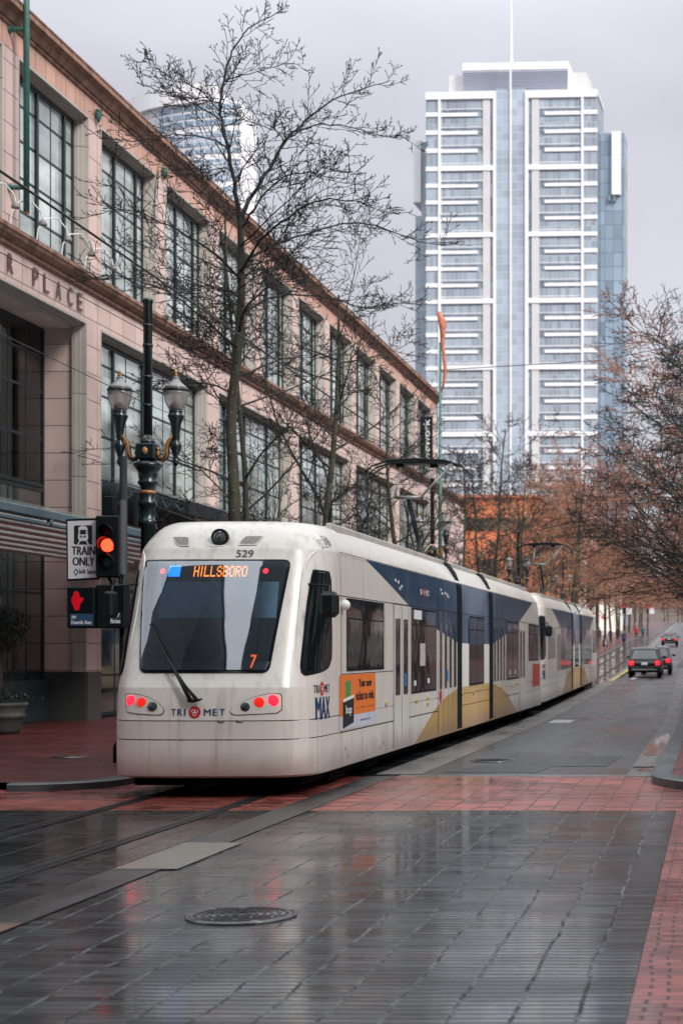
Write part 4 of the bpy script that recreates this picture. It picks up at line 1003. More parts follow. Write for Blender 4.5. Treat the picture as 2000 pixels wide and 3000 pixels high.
# lower roof end beyond the upper storey
def frame_window(name, a, b, z0, z1, xg, pane, cols, rows, reveal, thick=.07, heavy=(), soffit=None):
    """a dark metal window: frame mesh, one pane child; cols/rows are bar positions (fractions)"""
    fr = MB(); x1 = xg+.075
    w_ = .10
    fr.box(xg, x1, a, a+w_, z0, z1); fr.box(xg, x1, b-w_, b, z0, z1); fr.box(xg, x1, a+w_, b-w_, z1-w_, z1); fr.box(xg, x1, a+w_, b-w_, z0, z0+w_)
    for c_ in cols:
        y = a+(b-a)*c_; t_ = .11 if c_ in heavy else .045; o = .06 if c_ in heavy else .0
        fr.box(xg+.002, x1-.02+o, y-t_/2, y+t_/2, z0+w_, z1-w_)
    for r_ in rows:
        z = z0+(z1-z0)*r_; fr.box(xg+.004, x1-.02, a+w_, b-w_, z-.03, z+.03)
    wn = fr.build(name, M['frame'], bld)
    p = MB(); p.box(xg+.01, xg+.045, a+.03, b-.03, z0+.03, z1-.03); p.build('pane', pane, wn)
    return wn
def trim(a, b, z0, z1, r_, w_=.16, mm='grey_trim', steps=3):
    """stepped grey reveal round an opening, on the right jamb, left jamb and head"""
    t_ = MB()
    for k in range(steps):
        xo = -.02-k*r_/steps; xi = -.02-(k+1)*r_/steps; d = .012+.045*k
        t_.box(xi, xo+.03 if k == 0 else xo, b-d-.05, b-.002+.0*k, z0, z1-d-.05)
        t_.box(xi, xo+.03 if k == 0 else xo, a+.002, a+d+.05, z0, z1-d-.05)
        t_.box(xi, xo+.03 if k == 0 else xo, a+.002, b-.002, z1-d-.05, z1-.002)
    return t_.build('window_surround', M[mm], bld)
for i, (a, b) in enumerate(UP):
    if b > Y_B: continue
    dark = i == len(UP)-1
    trim(a, b, 11.42, 15.5, .30)
    frame_window('upper_window', a+.02, b-.16, 11.42, 15.34, -.40, M['pane'], (.22, .44, .66, .84), (.2, .4, .62, .83), .3, heavy=(.44, .84))
for i, (a, b) in enumerate(LO):
    deep = i == 0
    r_ = 1.15 if deep else .34
    tr = trim(a, b, 1.35 if deep else 1.35, 10.24, .30)
    if deep:
        # deep stone reveal right of the big opening
        rv = MB(); rv.box(-1.5, -.32, b-.05, b-.0015, 1.35, 10.05); rv.box(-1.5, -.32, a, a+.2, 1.35, 10.05); rv.box(-1.5, -.32, a+.2, b-.05, 10.05, 10.10); rv.build('opening_reveal', M['pink'], bld)
        gb = MB(); gb.box(-1.5, -.0, b-.06, b-.001, .0, 1.35); gb.build('granite_base', M['granite'], bld)
        frame_window('display_window', a+.2, b-.055, 6.0, 10.04, -1.12, M['clear'], (.16, .30, .42, .53, .64, .76, .88), (.30, .60, .82), 1, heavy=(.53, .30))
        frame_window('transom_window', a+.2, b-.055, 5.3, 5.98, -1.12, M['pane_dark'], (.3, .53, .76), (), 1)
        frame_window('shop_front', a+.2, b-.055, .14, 5.28, -1.12, M['pane_dark'], (.3, .53, .76, .88), (.24, .62), 1, heavy=(.53,))
        inn_ = MB(); inn_.box(-3.6, -3.5, a, b, 5.9, 10.1); inn_.box(-3.5, -1.2, b-.06, b-.04, 5.9, 10.1); inn_.box(-3.5, -1.2, a, b, 5.9, 5.98); inn_.box(-3.5, -1.2, a, b, 10.05, 10.1); inn_.build('display_room', M['inner'], bld)
    else:
        n_ = 'lower_window'
        frame_window(n_, a+.02, b-.16, 6.35, 10.08, -.40, M['pane_low'] if i > 0 else M['pane'], (.10, .2, .32, .46, .56, .67, .78, .90), (.33, .62, .84), .3, heavy=(.2, .46, .78))
        frame_window('shop_front', a+.02, b-.16, .14, 5.6, -.48, M['pane_dark'], (.25, .5, .75), (.2, .62), .3, heavy=(.5,))
        sp_ = MB(); sp_.box(-.5, -.3, a+.02, b-.16, 5.6, 6.35); sp_.build('spandrel', M['store'], bld)
sf_ = MB(); sf_.box(-1.05, -.98, 33.9, 42.9, .12, 1.15); sf_.build('stall_riser', mat('dull teal riser', (.03, .06, .065), .5), bld)
# lettering on the frieze
for ch, xv, in (('R', 21), ('P', 79), ('L', 104), ('A', 132), ('C', 158.5), ('E', 181)):
    fxp = xv*1.27551; Y = 15.9*F/(CX-fxp); hh = .44; ww = .30
    text('frieze_letter', ch, mat('bronze letter', (.11, .055, .05), .5), bld, lambda u, v, o, Y=Y: (.035+o, Y-ww/2+u, 10.42+v), ww, hh, bold=.016)
# small green ornaments at the frieze
for Y in (43.5, 48.75):
    mb = MB(); mb.lathe([(.02, -.16), (.07, -.05), (.10, .06), (.05, .14), (.09, .17), (.02, .18)], (.10, Y, 15.62), n=8); mb.build('copper_rosette', M['green_pole'], bld)
# blade sign near the far corner
bs = thing('blade_sign', 'black vertical blade sign with white lettering near the far upper corner of the pink building', 'sign', (BX+.38, 91.7, 13.4))
MB().bbox(-.36, .30, -.08, .08, -1.35, 1.15, .02).build('sign_panel', M['black'], bs)
text('sign_lettering', 'wework', M['whiteink'], bs, lambda u, v, o: (.16-v, -.09-o, -1.25+u), 2.25, .34, bold=.02)
MB().box(-.45, -.36, -.03, .03, -1.2, -1.1).box(-.45, -.36, -.03, .03, .9, 1.0).build('bracket', M['black'], bs)

# goose-neck floodlights along the string course
for k, Y in enumerate((36.6, 38.1, 39.6, 41.1, 42.6)):
    t = thing('floodlight', ['white gooseneck floodlight on the ledge at the left picture edge', 'white gooseneck floodlight above the letter P of the frieze', 'white gooseneck floodlight above the letter A of the frieze', 'white gooseneck floodlight above the letter C of the frieze', 'white gooseneck floodlight above the letter E, nearest the dark lamp post'][k], 'floodlight', (BX+.05, Y, 11.42), group='floodlights along the ledge')
    MB().tube([(.02, 0, .02), (.05, .02, .35), (.18, .12, .62), (.40, .28, .66), (.55, .42, .46), (.58, .46, .28)], .018, 6).build('arm', M['white'], t)
    MB().lathe([(.03, .12), (.07, .08), (.10, 0), (.085, -.02)], (.58, .46, .18), n=12).build('lamp_head', M['ventgrey'], t)

# red dresses on mannequins behind the display window
for k, (Y, hgt) in enumerate(((39.9, 1.55), (42.0, 1.5))):
    t = thing('mannequin', ['mannequin in a red dress behind the big upper display window, farther from the stone pier', 'mannequin in a dark red dress behind the display window beside the stone pier'][k], 'mannequin', (BX-1.75, Y, 6.0), group='mannequins in the display window')
    b = MB(); b.lathe([(.30, .15), (.27, .5), (.17, .95), (.12, 1.12), (.17, 1.35), (.19, 1.45), (.07, 1.53)], n=12); b.build('dress', mat('red satin', ((.55, .012, .03), (.30, .01, .02))[k], .4, var=.4), t)
    b = MB(); b.lathe([(.05, 1.5), (.045, 1.6), (.085, 1.68), (.095, 1.76), (.06, 1.86), (.01, 1.88)], n=12); b.tube([(-.02, -.18, 1.45), (.05, -.27, 1.15), (.08, -.22, .9)], .035, 6); b.tube([(-.02, .18, 1.45), (.05, .27, 1.15), (.08, .22, .9)], .035, 6)
    b.tube([(0, -.08, 0), (0, -.08, .3)], .05, 6); b.tube([(0, .08, 0), (0, .08, .3)], .05, 6); b.build('figure', M['white'], t)

# glass canopy over the left entrance
cp = thing('glass_canopy', 'sloping glass canopy with white slats over the entrance left of the traffic signal', 'canopy', (BX, 0, 0))
z_w, z_o, xo = 5.30, 4.50, 3.3
g = MB()
y0c, y1c = 24.5, 43.8
P = [(.02, y0c, z_w), (xo, y0c, z_o), (xo, y1c, z_o), (.02, y1c, z_w)]
g.quad(*P); g.quad(*[(x, y, z+.02) for x, y, z in P]); 
m_, n_, l_, p_ = newmat('wet canopy glass'); p_.inputs['Base Color'].default_value = (.36, .44, .42, 1); p_.inputs['Roughness'].default_value = .12; p_.inputs['Alpha'].default_value = .45; p_.inputs['Specular IOR Level'].default_value = .7
g.build('glass_roof', m_, cp)
b = MB(); b.bbox(xo-.02, xo+.12, y0c, y1c, z_o-.14, z_o+.03, .02); b.bbox(xo-.02, xo+.08, y0c, y1c, z_o-.26, z_o-.19, .015); b.build('edge_beam', M['frame2'], cp)
for k in range(6):
    b = MB(); x = .30+k*.50; z = 4.20+.03*k; b.bbox(x-.15, x+.15, y0c, y1c-.1, z-.10, z+.06, .02); b.build('slat', M['white'], cp)
for y in range(26, 44, 3):
    b = MB(); b.bbox(.02, xo, y-.03, y+.03, -.10, -.02, .01); b.v = [(x, yy_, z_w+(z_o-z_w)*x/xo+z) for x, yy_, z in b.v]; b.build('rafter', M['frame2'], cp)
    b = MB(); b.lathe([(.05, -.08), (.06, 0), (.05, .08)], (xo+.06, y, z_o-.17), n=10); b.build('clamp', M['frame2'], cp)

# dark canopy over the second front
dc = thing('dark_canopy', 'dark sloping metal and glass canopy behind the street lamp and the tree trunk', 'canopy', (BX, 0, 0))
y0c, y1c = 44.3, 63.2; zw, zo, xo = 6.45, 5.78, 2.1
b = MB(); b.quad((.02, y0c, zw), (xo, y0c, zo), (xo, y1c, zo), (.02, y1c, zw)); b.quad((.02, y0c, zw-.04), (xo, y0c, zo-.04), (xo, y1c, zo-.04), (.02, y1c, zw-.04)); b.build('canopy_roof', M['store'], dc)
b = MB(); b.bbox(xo-.02, xo+.10, y0c, y1c, zo-.34, zo+.04, .02); b.build('fascia', mat('blue black fascia', (.022, .03, .04), .4, var=.2), dc)
for y in (y0c+.1, y0c+4, y0c+8, y0c+12, y0c+16, y1c-.1): MB().tube([(.02, y, zw-.9), (.7, y, zw-.45), (xo, y, zo-.1)], .03, 5).build('strut', M['frame2'], dc)
for y in (y0c+.06,):
    b = MB(); pts = [(0.02, zw-.1), (xo, zo-.1)]
    for k in range(6):
        xa = xo*k/6; xb = xo*(k+1)/6; za, zb3 = zw-.08+(zo-zw)*k/6, zw-.08+(zo-zw)*(k+1)/6
        b.tube([(xa, y, za), ((xa+xb)/2, y, za-.5+.3*k/6), (xb, y, zb3)], .02, 5)
    b.build('truss', M['frame2'], dc)

# green flag pole on the facade
gp = thing('wall_flagpole', 'sea green vertical pole held off the pink facade by two round brackets, top left', 'flagpole', (BX, 38.2, 0))
MB().tube([(.40, 0, 11.78), (.40, 0, 20.5)], .068, 14, True).build('pole', M['green_pole'], gp)
MB().lathe([(.069, 0), (.072, .01), (.04, .012)], (.40, 0, 11.765), n=14).build('end_cap', M['rust'], gp)
for z in (12.35, 15.92, 19.5):
    b = MB(); b.tube([(.0, 0, z), (.36, 0, z)], .055, 12); b.tube([(-.01, 0, z), (.05, 0, z)], .09, 12, True); b.build('bracket', M['green_pole'], gp)

# ------------------------------------------------------------------ street lamps
def squash(b): b.v = [(p[0], p[1], 5.0+(p[2]-4.92)*.84) for p in b.v]
def lamp_post(label, x, y, group, tall=7.96, detail=True):
    t = thing('street_lamp', label, 'street lamp', (x, y, gz(y)+.11), group=group)
    z0 = -.11
    b = MB(); b.lathe([(.30, 0), (.30, .12), (.25, .18), (.24, .55), (.20, .62), (.17, .70), (.135, .8), (.125, 1.2), (.115, 3.95), (.14, 3.98), (.14, 4.06), (.115, 4.08), (.115, 4.30), (.15, 4.33), (.15, 4.38), (.115, 4.42), (.125, 4.66), (.165, 4.70), (.165, 4.74), (.145, 4.76), (.16, 4.9), (.20, 4.96), (.235, 5.01), (.235, 5.05), (.14, 5.09), (.12, 5.14)], n=24, flute=.04)
    post = b.build('post', M['post'], t)
    b = MB(); b.bbox(-.16, .16, -.16, .16, 5.12, 5.40, .02); b.lathe([(.14, 5.40), (.12, 5.45), (.095, 5.50)], n=16); b.build('arm_block', M['post'], t)
    b = MB(); b.lathe([(.078, 5.55), (.075, tall-.1), (.09, tall-.09), (.09, tall-.03), (.02, tall)], n=18)
    for z in (6.05, 6.55, 7.1, 7.45): b.lathe([(.088, z), (.088, z+.04)], n=18)
    b.build('upper_pole', M['post'], t)
    for z, r_ in ((5.35, 0),):
        b = MB(); b.lathe([(.055, 0), (.045, .02), (.01, .03)], n=12); b.v = [(p[0], -.16-p[2], 5.26+p[1]*1.3) for p in b.v]; b.build('medallion', M['copper'], t)
    b = MB(); b.lathe([(.13, 4.52), (.135, 4.55), (.13, 4.58)], n=16); b.build('copper_band', M['copper'], t)
    for s_ in (-1, 1):
        # scroll arm
        pts = []
        for k in range(9): a = math.pi*2*k/9; rr = .035+.055*k/9; pts.append((s_*(.27-rr*math.cos(a+.5)), 5.37+rr*math.sin(a+.5)))
        pts = [(.235, 5.41), (.265, 5.43), (.27, 5.38), (.23, 5.33), (.185, 5.36), (.18, 5.43)]
        path = [(.245, 5.40), (.262, 5.375), (.24, 5.345), (.205, 5.36), (.195, 5.41), (.225, 5.46), (.275, 5.45), (.30, 5.39)][::-1]
        arm = [(.215, 5.41), (.235, 5.43), (.26, 5.41), (.262, 5.35), (.235, 5.28), (.26, 5.235), (.33, 5.225), (.39, 5.26), (.42, 5.33), (.425, 5.44), (.445, 5.53), (.50, 5.60), (.545, 5.66)]
        wd = [.02, .025, .028, .03, .035, .04, .042, .042, .04, .036, .036, .03, .02]
        for nm, off, mm, sc_ in (('scroll_arm', 0, 'post', 1.0), ('scroll_face', -.032, 'copper', .72)):
            b = MB(); b.tube([(s_*(.16+(p[0]-.215)*.86), off, 5.25+(p[1]-5.35)*.95) for p in arm], [q*sc_*1.25 for q in wd], 8, True)
            if nm == 'scroll_face': b.v = [(p[0], off-.005+(p[1]-off)*.3, p[2]) for p in b.v]
            b.build(nm, M[mm], t)
        # lantern
        cx_ = s_*.49
        b = MB(); b.lathe([(.01, 4.92), (.045, 4.99), (.055, 5.04), (.035, 5.07), (.035, 5.14), (.05, 5.17), (.09, 5.30), (.095, 5.38), (.06, 5.44), (.05, 5.50), (.07, 5.53), (.06, 5.58), (.07, 5.66), (.085, 5.80), (.125, 5.93), (.135, 5.96), (.135, 5.99), (.11, 6.02), (.115, 6.06), (.11, 6.10)], (cx_, 0, 0), n=16, flute=.02)
        squash(b); ln = b.build('lantern_holder', M['post'], t)
        b = MB(); b.lathe([(.105, 6.09), (.13, 6.13), (.165, 6.22), (.19, 6.33), (.20, 6.44), (.205, 6.50)], (cx_, 0, 0), n=24, flute=.015); squash(b); b.build('globe', M['globe'], ln)
        b = MB(); b.lathe([(.08, 6.08), (.075, 6.22), (.04, 6.26)], (cx_, 0, 0), n=12); squash(b); b.build('lamp_socket', M['post'], ln)
        b = MB(); b.lathe([(.21, 6.48), (.215, 6.53), (.205, 6.54)], (cx_, 0, 0), n=24); squash(b); b.build('globe_band', M['frame'], ln)
        b = MB(); b.lathe([(.205, 6.54), (.17, 6.60), (.10, 6.67), (.065, 6.72), (.055, 6.76), (.065, 6.78), (.03, 6.80)], (cx_, 0, 0), n=24, flute=.02); squash(b); b.build('globe_cap', M['cap_glass'], ln)
        b = MB(); b.lathe([(.03, 6.79), (.045, 6.82), (.02, 6.86), (.028, 6.88), (.006, 6.96)], (cx_, 0, 0), n=10); squash(b); b.build('finial', M['gold'], ln)
    return t
m_, n_, l_, p_ = newmat('frosted ribbed globe'); p_.inputs['Base Color'].default_value = (.62, .58, .56, 1); p_.inputs['Roughness'].default_value = .15; p_.inputs['Transmission Weight'].default_value = .6; p_.inputs['Alpha'].default_value = .85; M['globe'] = m_
M['cap_glass'] = mat('milky glass cap', (.24, .25, .25), .25, var=.1, coat=.3)
lp = lamp_post('nearest twin globe street lamp, with copper scroll arms, rising behind the traffic signal', (433-CX)*29.6/F, 29.6, 'twin globe street lamps')
clutter = MB()
for k in range(7): clutter.tube([(.14, -.02, 3.0+k*.2), (.17+.02*(k % 2), -.05, 3.1+k*.2), (.14, -.02, 3.2+k*.2)], .012, 4)
clutter.bbox(-.22, -.14, -.1, .04, 3.95, 4.55, .01); clutter.build('cable_strap', M['wire'], lp)
LBL = {61: 'twin globe street lamp beside the pantograph of the nearest tram', 91.5: 'twin globe street lamp standing above the joint of the two trams', 124: 'distant twin globe street lamp left of the second tram', 155: 'far twin globe street lamp on the left sidewalk', 186: 'farthest twin globe street lamp on the left sidewalk, near the walking people'}
for Y in (61, 91.5, 124, 155, 186):
    c = copy_tree(lp); 
    for ch in list(ALL):
        if ch.parent == c and ch.name.startswith('cable_strap'): ALL.remove(ch); bpy.data.objects.remove(ch)
    c.location = (-9.9+gx(Y), Y, gz(Y)+.11); c['label'] = LBL[Y]; c['group'] = 'twin globe street lamps'

# tall green pole with the rusty orange sculpture
tp = thing('sculpture_pole', 'tall slim green pole topped by a ragged orange sculpture, in front of the white tower', 'sculpture pole', (-9.95, 61.6, .11))
MB().tube([(0, 0, 0), (0, 0, 6), (0, 0, 13.0)], [.085, .07, .045], 10, True).build('pole', M['green_pole'], tp)
b = MB(); b.tube([(.02, 0, 11.1), (.13, .02, 11.5), (.19, 0, 12.0), (.15, 0, 12.5), (.08, 0, 12.9), (.10, .02, 13.4), (.05, 0, 13.8), (-.04, 0, 14.1)], [.02, .05, .07, .06, .07, .11, .13, .07], 7, True)
b.tube([(.05, 0, 13.4), (.19, .03, 13.6), (.15, .05, 13.85)], [.05, .06, .03], 6, True); b.build('sculpture', M['rust'], tp)

# ------------------------------------------------------------------ traffic signal, train only sign, walk signal
SX = lambda xf, Y=27.0: (xf-CX)*Y/F
SZ = lambda yf, Y=27.0: H-(yf-CY)*Y/F
sp_ = thing('traffic_signal', 'black traffic signal with its middle red lens lit, beside the TRAIN ONLY sign', 'traffic signal', (SX(352), 27.15, .11))
ox, oz = SX(352), .11
b = MB(); b.lathe([(.16, 0), (.16, .25), (.10, .35), (.065, .5), (.06, 4.9)], n=14); b.build('signal_pole', M['black'], sp_)
xl, xr, z1, z0 = SX(293)-ox, SX(363)-ox, SZ(1513)-oz, SZ(1693)-oz
b = MB(); b.bbox(xl, xr, -.36, -.12, z0, z1, .02); b.bbox(xl+.08, xl+.22, -.2, .05, z1, z1+.32, .01); b.build('signal_housing', M['black'], sp_)
b = MB(); b.box(xr+.002, xr+.03, -.34, -.14, z0+.05, z1+.25); b.build('side_bracket', mat('grey bracket', (.10, .10, .11), .5), sp_)
for yf, m_, r_ in ((1561, 'lens_off', .085), (1600, 'lens_sig', .105), (1646, 'lens_green', .095)):
    if m_ not in M:
        M[m_] = {'lens_off': mat('unlit dark red lens', (.16, .012, .02), .15), 'lens_sig': mat('lit red signal lens', (.9, .03, .01), .3, emis=(1, .035, .012), es=4.5), 'lens_green': mat('unlit green lens', (.02, .13, .14), .1)}[m_]
    cxl = SX(329)-ox; cz = SZ(yf)-oz
    b = MB(); b.lathe([(r_, 0), (r_*.8, .02), (r_*.4, .035), (.004, .04)], n=24); b.v = [(cxl+p[0], -.362-p[2], cz+p[1]) for p in b.v]; b.build('lens', M[m_], sp_)
    # visor: open half tube
    b = MB(); P = []
    for k in range(13):
        a = R(-25+230*k/12); P.append([(cxl+(r_+.02)*math.cos(a), -.36, cz+(r_+.02)*math.sin(a)), (cxl+(r_+.025)*math.cos(a), -.36-.20*(.55+.45*math.sin(max(0, a))), cz+(r_+.02)*math.sin(a)+.0)])
    b.smooth = True; b.grid(P); b.build('visor', M['black'], sp_)
# train only sign
ts = thing('train_only_sign', 'white TRAIN ONLY left lane sign with train symbol, left of the traffic signal', 'sign', (SX(241), 26.9, SZ(1610)), (0, 0, R(0)))
ox2, oz2 = SX(241), SZ(1610)
Zs = lambda x, y: (SX(x/5.227+150, 26.9)-SX(241, 27), SZ(y/5.227+1480, 26.9)-SZ(1610, 27))
def quad_sign(mb, pts, d0, d1): mb.prism([Zs(*p) for p in pts], 'y', d0, d1)
b = MB(); quad_sign(b, [(228, 215), (735, 195), (735, 1140), (240, 1165)], .0, .03); b.build('sign_frame', M['black'], ts)
b = MB(); quad_sign(b, [(252, 245), (722, 232), (727, 1108), (262, 1130)], -.004, .001); b.build('sign_face', M['signwhite'], ts)
def ftxt(x0, y0, x1, y1, off=-.006):
    p, q = Zs(x0, y1), Zs(x1, y0); return (lambda u, v, o: (p[0]+u, off-o, p[1]+v)), q[0]-p[0], q[1]-p[1]
for s_, r_, bd in (('TRAIN', (318, 632, 672, 762), .006), ('ONLY', (333, 797, 662, 926), .006), ('left lane', (432, 978, 685, 1050), .003)):
    fn, a, c = ftxt(*r_); text('sign_lettering', s_, M['ink'], ts, fn, a, c, bold=bd)
b = MB(); P = rounded([Zs(350, 605), Zs(628, 605), Zs(628, 308), Zs(350, 312)], .03, 4); b.poly([(x, -.006, z) for x, z in P]); ic = b.build('symbol_field', M['ink'], ts)
b = MB()
def zp(pts, off, mb): mb.poly([(Zs(*p)[0], off, Zs(*p)[1]) for p in pts])
zp([(420, 350), (445, 325), (535, 325), (558, 350), (568, 500), (552, 548), (430, 548), (412, 500)], -.008, b)
zp([(432, 552), (452, 552), (416, 606), (392, 606)], -.008, b); zp([(530, 552), (550, 552), (590, 606), (566, 606)], -.008, b)
zp([(470, 308), (488, 322), (505, 308), (512, 312), (492, 332), (484, 332), (463, 312)], -.0082, b)
b.build('train_symbol', M['signwhite'], ic, normals=False)
b = MB(); zp([(445, 378), (533, 378), (533, 448), (445, 448)], -.010, b); zp([(440, 465), (465, 465), (465, 495), (440, 495)], -.010, b); zp([(508, 465), (533, 465), (533, 495), (508, 495)], -.010, b); zp([(465, 482), (508, 482), (508, 495), (465, 495)], -.0102, b); zp([(422, 385), (430, 385), (430, 445), (422, 445)], -.010, b); zp([(545, 385), (553, 385), (553, 445), (545, 445)], -.010, b)
b.build('train_symbol_details', M['ink'], ic, normals=False)
b = MB(); c0 = (380, 1027)
o_ = [(380, 968), (422, 1027), (380, 1088), (338, 1027)]; i_ = [(380, 992), (405, 1027), (380, 1064), (355, 1027)]
for k in range(4): zp([o_[k], o_[(k+1) % 4], i_[(k+1) % 4], i_[k]], -.006, b)
b.build('diamond_symbol', M['ink'], ts, normals=False)
MB().box(.10, .62, .035, .06, .25, .29).box(.10, .62, .035, .06, -.28, -.24).build('sign_bracket', M['black'], ts)
# pedestrian signals
ps = thing('pedestrian_signal', 'black pedestrian signal showing a red hand above the blue SW Fourth Ave plate', 'pedestrian signal', (SX(241), 26.95, SZ(1780)))
Zp = lambda x, y: (SX(x/5.227+150, 26.7)-SX(241), SZ(y/5.227+1480, 26.7)-SZ(1780))
def pq(x0, y0, x1, y1): a, c = Zp(x0, y1), Zp(x1, y0); return a[0], c[0], a[1], c[1]
a = pq(240, 1250, 650, 1885); b = MB(); b.bbox(a[0], a[1], -.25, .02, a[2], a[3], .015); b.build('signal_housing', M['black'], ps)
a = pq(265, 1285, 640, 1640); b = MB(); b.box(a[0], a[1], -.256, -.251, a[2], a[3]); b.build('signal_screen', M['frit'], ps)
hand = [(372, 1600), (350, 1560), (318, 1480), (325, 1420), (345, 1390), (352, 1345), (372, 1325), (388, 1340), (400, 1328), (418, 1345), (425, 1380), (432, 1430), (455, 1425), (490, 1432), (480, 1455), (445, 1500), (430, 1560), (415, 1600)]
b = MB()
def inside(x, y, poly):
    c = False
    for (x0, y0), (x1, y1) in zip(poly, poly[1:]+poly[:1]):
        if (y0 > y) != (y1 > y) and x < (x1-x0)*(y-y0)/(y1-y0)+x0: c = not c
    return c
for i in range(22):
    for j in range(24):
        x = 312+i*9+(j % 2)*4.5; y = 1322+j*12
        if inside(x, y, hand):
            p = Zp(x, y); b.poly([(p[0]+.013*math.cos(t*math.pi/3), -.258, p[1]+.018*math.sin(t*math.pi/3)) for t in range(6)])
b.build('hand_symbol', mat('red signal diodes', (.4, .01, .02), .5, emis=(1, .02, .05), es=.18), ps, normals=False)
a = pq(292, 1665, 640, 1848); b = MB(); b.box(a[0], a[1], -.262, -.251, a[2], a[3]); pl = b.build('street_name_plate', mat('blue street name plate', (.03, .085, .16), .4), ps)
for s_, x0, y0, x1, y1 in (('SW', 320, 1695, 385, 1738), ('Fourth Ave.', 318, 1765, 628, 1825)):
    a, c = Zp(x0, y1), Zp(x1, y0); text('plate_lettering', s_, M['whiteink'], pl, lambda u, v, o, a=a: (a[0]+u, -.264-o, a[1]+v), c[0]-a[0], c[1]-a[1], bold=.004)
ps2 = thing('pedestrian_signal', 'unlit pedestrian signal turned aside, between the red hand signal and the tram', 'pedestrian signal', (SX(325), 27.0, SZ(1780)), (0, 0, R(0)))
Zp = lambda x, y: (SX(x/5.227+150, 26.7)-SX(325), SZ(y/5.227+1480, 26.7)-SZ(1780))
a = pq(652, 1215, 1095, 1885); b = MB(); b.bbox(a[0], a[1], -.22, .05, a[2], a[3], .02); b.build('signal_housing', M['black'], ps2)
a = pq(862, 1240, 1080, 1640); b = MB(); b.box(a[0], a[1], -.226, -.221, a[2], a[3]); b.build('signal_screen', M['frit'], ps2)
a = pq(880, 1640, 1035, 1820); b = MB(); b.box(a[0], a[1], -.228, -.221, a[2], a[3]); pl = b.build('street_name_plate', mat('dark blue plate', (.03, .06, .10), .4), ps2)
for s_, x0, y0, x1, y1 in (('SW', 892, 1655, 1022, 1715), ('Morrison', 885, 1740, 1030, 1808)):
    a, c = Zp(x0, y1), Zp(x1, y0); text('plate_lettering', s_, M['whiteink'], pl, lambda u, v, o, a=a: (a[0]+u, -.230-o, a[1]+v), c[0]-a[0], c[1]-a[1], bold=.004)
cw = MB(); cw.tube([(.16, -.1, .55), (.22, -.15, .35), (.12, -.18, .05), (.2, -.16, -.2)], .03, 6); cw.tube([(.0, -.12, .5), (.1, -.15, .3), (.2, -.15, .25)], .025, 6); cw.build('cable_bundle', M['rubber'], ps2)

# planter
pt = thing('planter', 'large grey stone planter with a clipped dark shrub by the shop front', 'planter', (-15.35, 36.4, .11))
b = MB(); b.lathe([(.40, 0), (.42, .06), (.46, .10), (.47, .32), (.54, .36), (.53, .40), (.50, .44), (.56, .58), (.58, .60), (.58, .66), (.50, .66), (.48, .60)], n=32); b.build('pot', mat('grey stone pot', (.05, .052, .05), .7, var=.3, bump=.4), pt)
b = MB(); b.tube([(0, 0, .6), (.03, 0, 1.2), (0, .02, 1.9)], [.04, .035, .03], 7); b.build('trunk', mat('brown stem', (.05, .035, .025), .8), pt)
random.seed(5); b = MB()
for k in range(3200):
    v = Vector((random.gauss(0, 1), random.gauss(0, 1), random.gauss(0, 1))).normalized()*(.62*random.random()**.25)
    c = Vector((v.x*1.05, v.y, v.z*.85+2.25)) + Vector((math.sin(v.z*7)*.05, 0, 0)); a = Vector((random.gauss(0, 1), random.gauss(0, 1), random.gauss(0, 1))).normalized(); d = a.cross(v).normalized() if a.cross(v).length > 1e-3 else a
    b.quad(c-a*.035, c+d*.018, c+a*.035, c-d*.018)
for k in range(700):
    v = Vector((random.gauss(0, 1), random.gauss(0, 1), random.gauss(0, .35))); c = Vector((v.x*.22, v.y*.22, .74+abs(v.z)*.2)); a = Vector((random.gauss(0, 1), random.gauss(0, 1), random.gauss(0, 1))).normalized()*.04; d = Vector((random.gauss(0, 1), random.gauss(0, 1), random.gauss(0, 1))).normalized()*.02
    b.quad(c-a, c+d, c+a, c-d)
b.build('foliage', mat('dark evergreen leaves', (.022, .04, .03), .5, var=.5, scale=9), pt, normals=False)

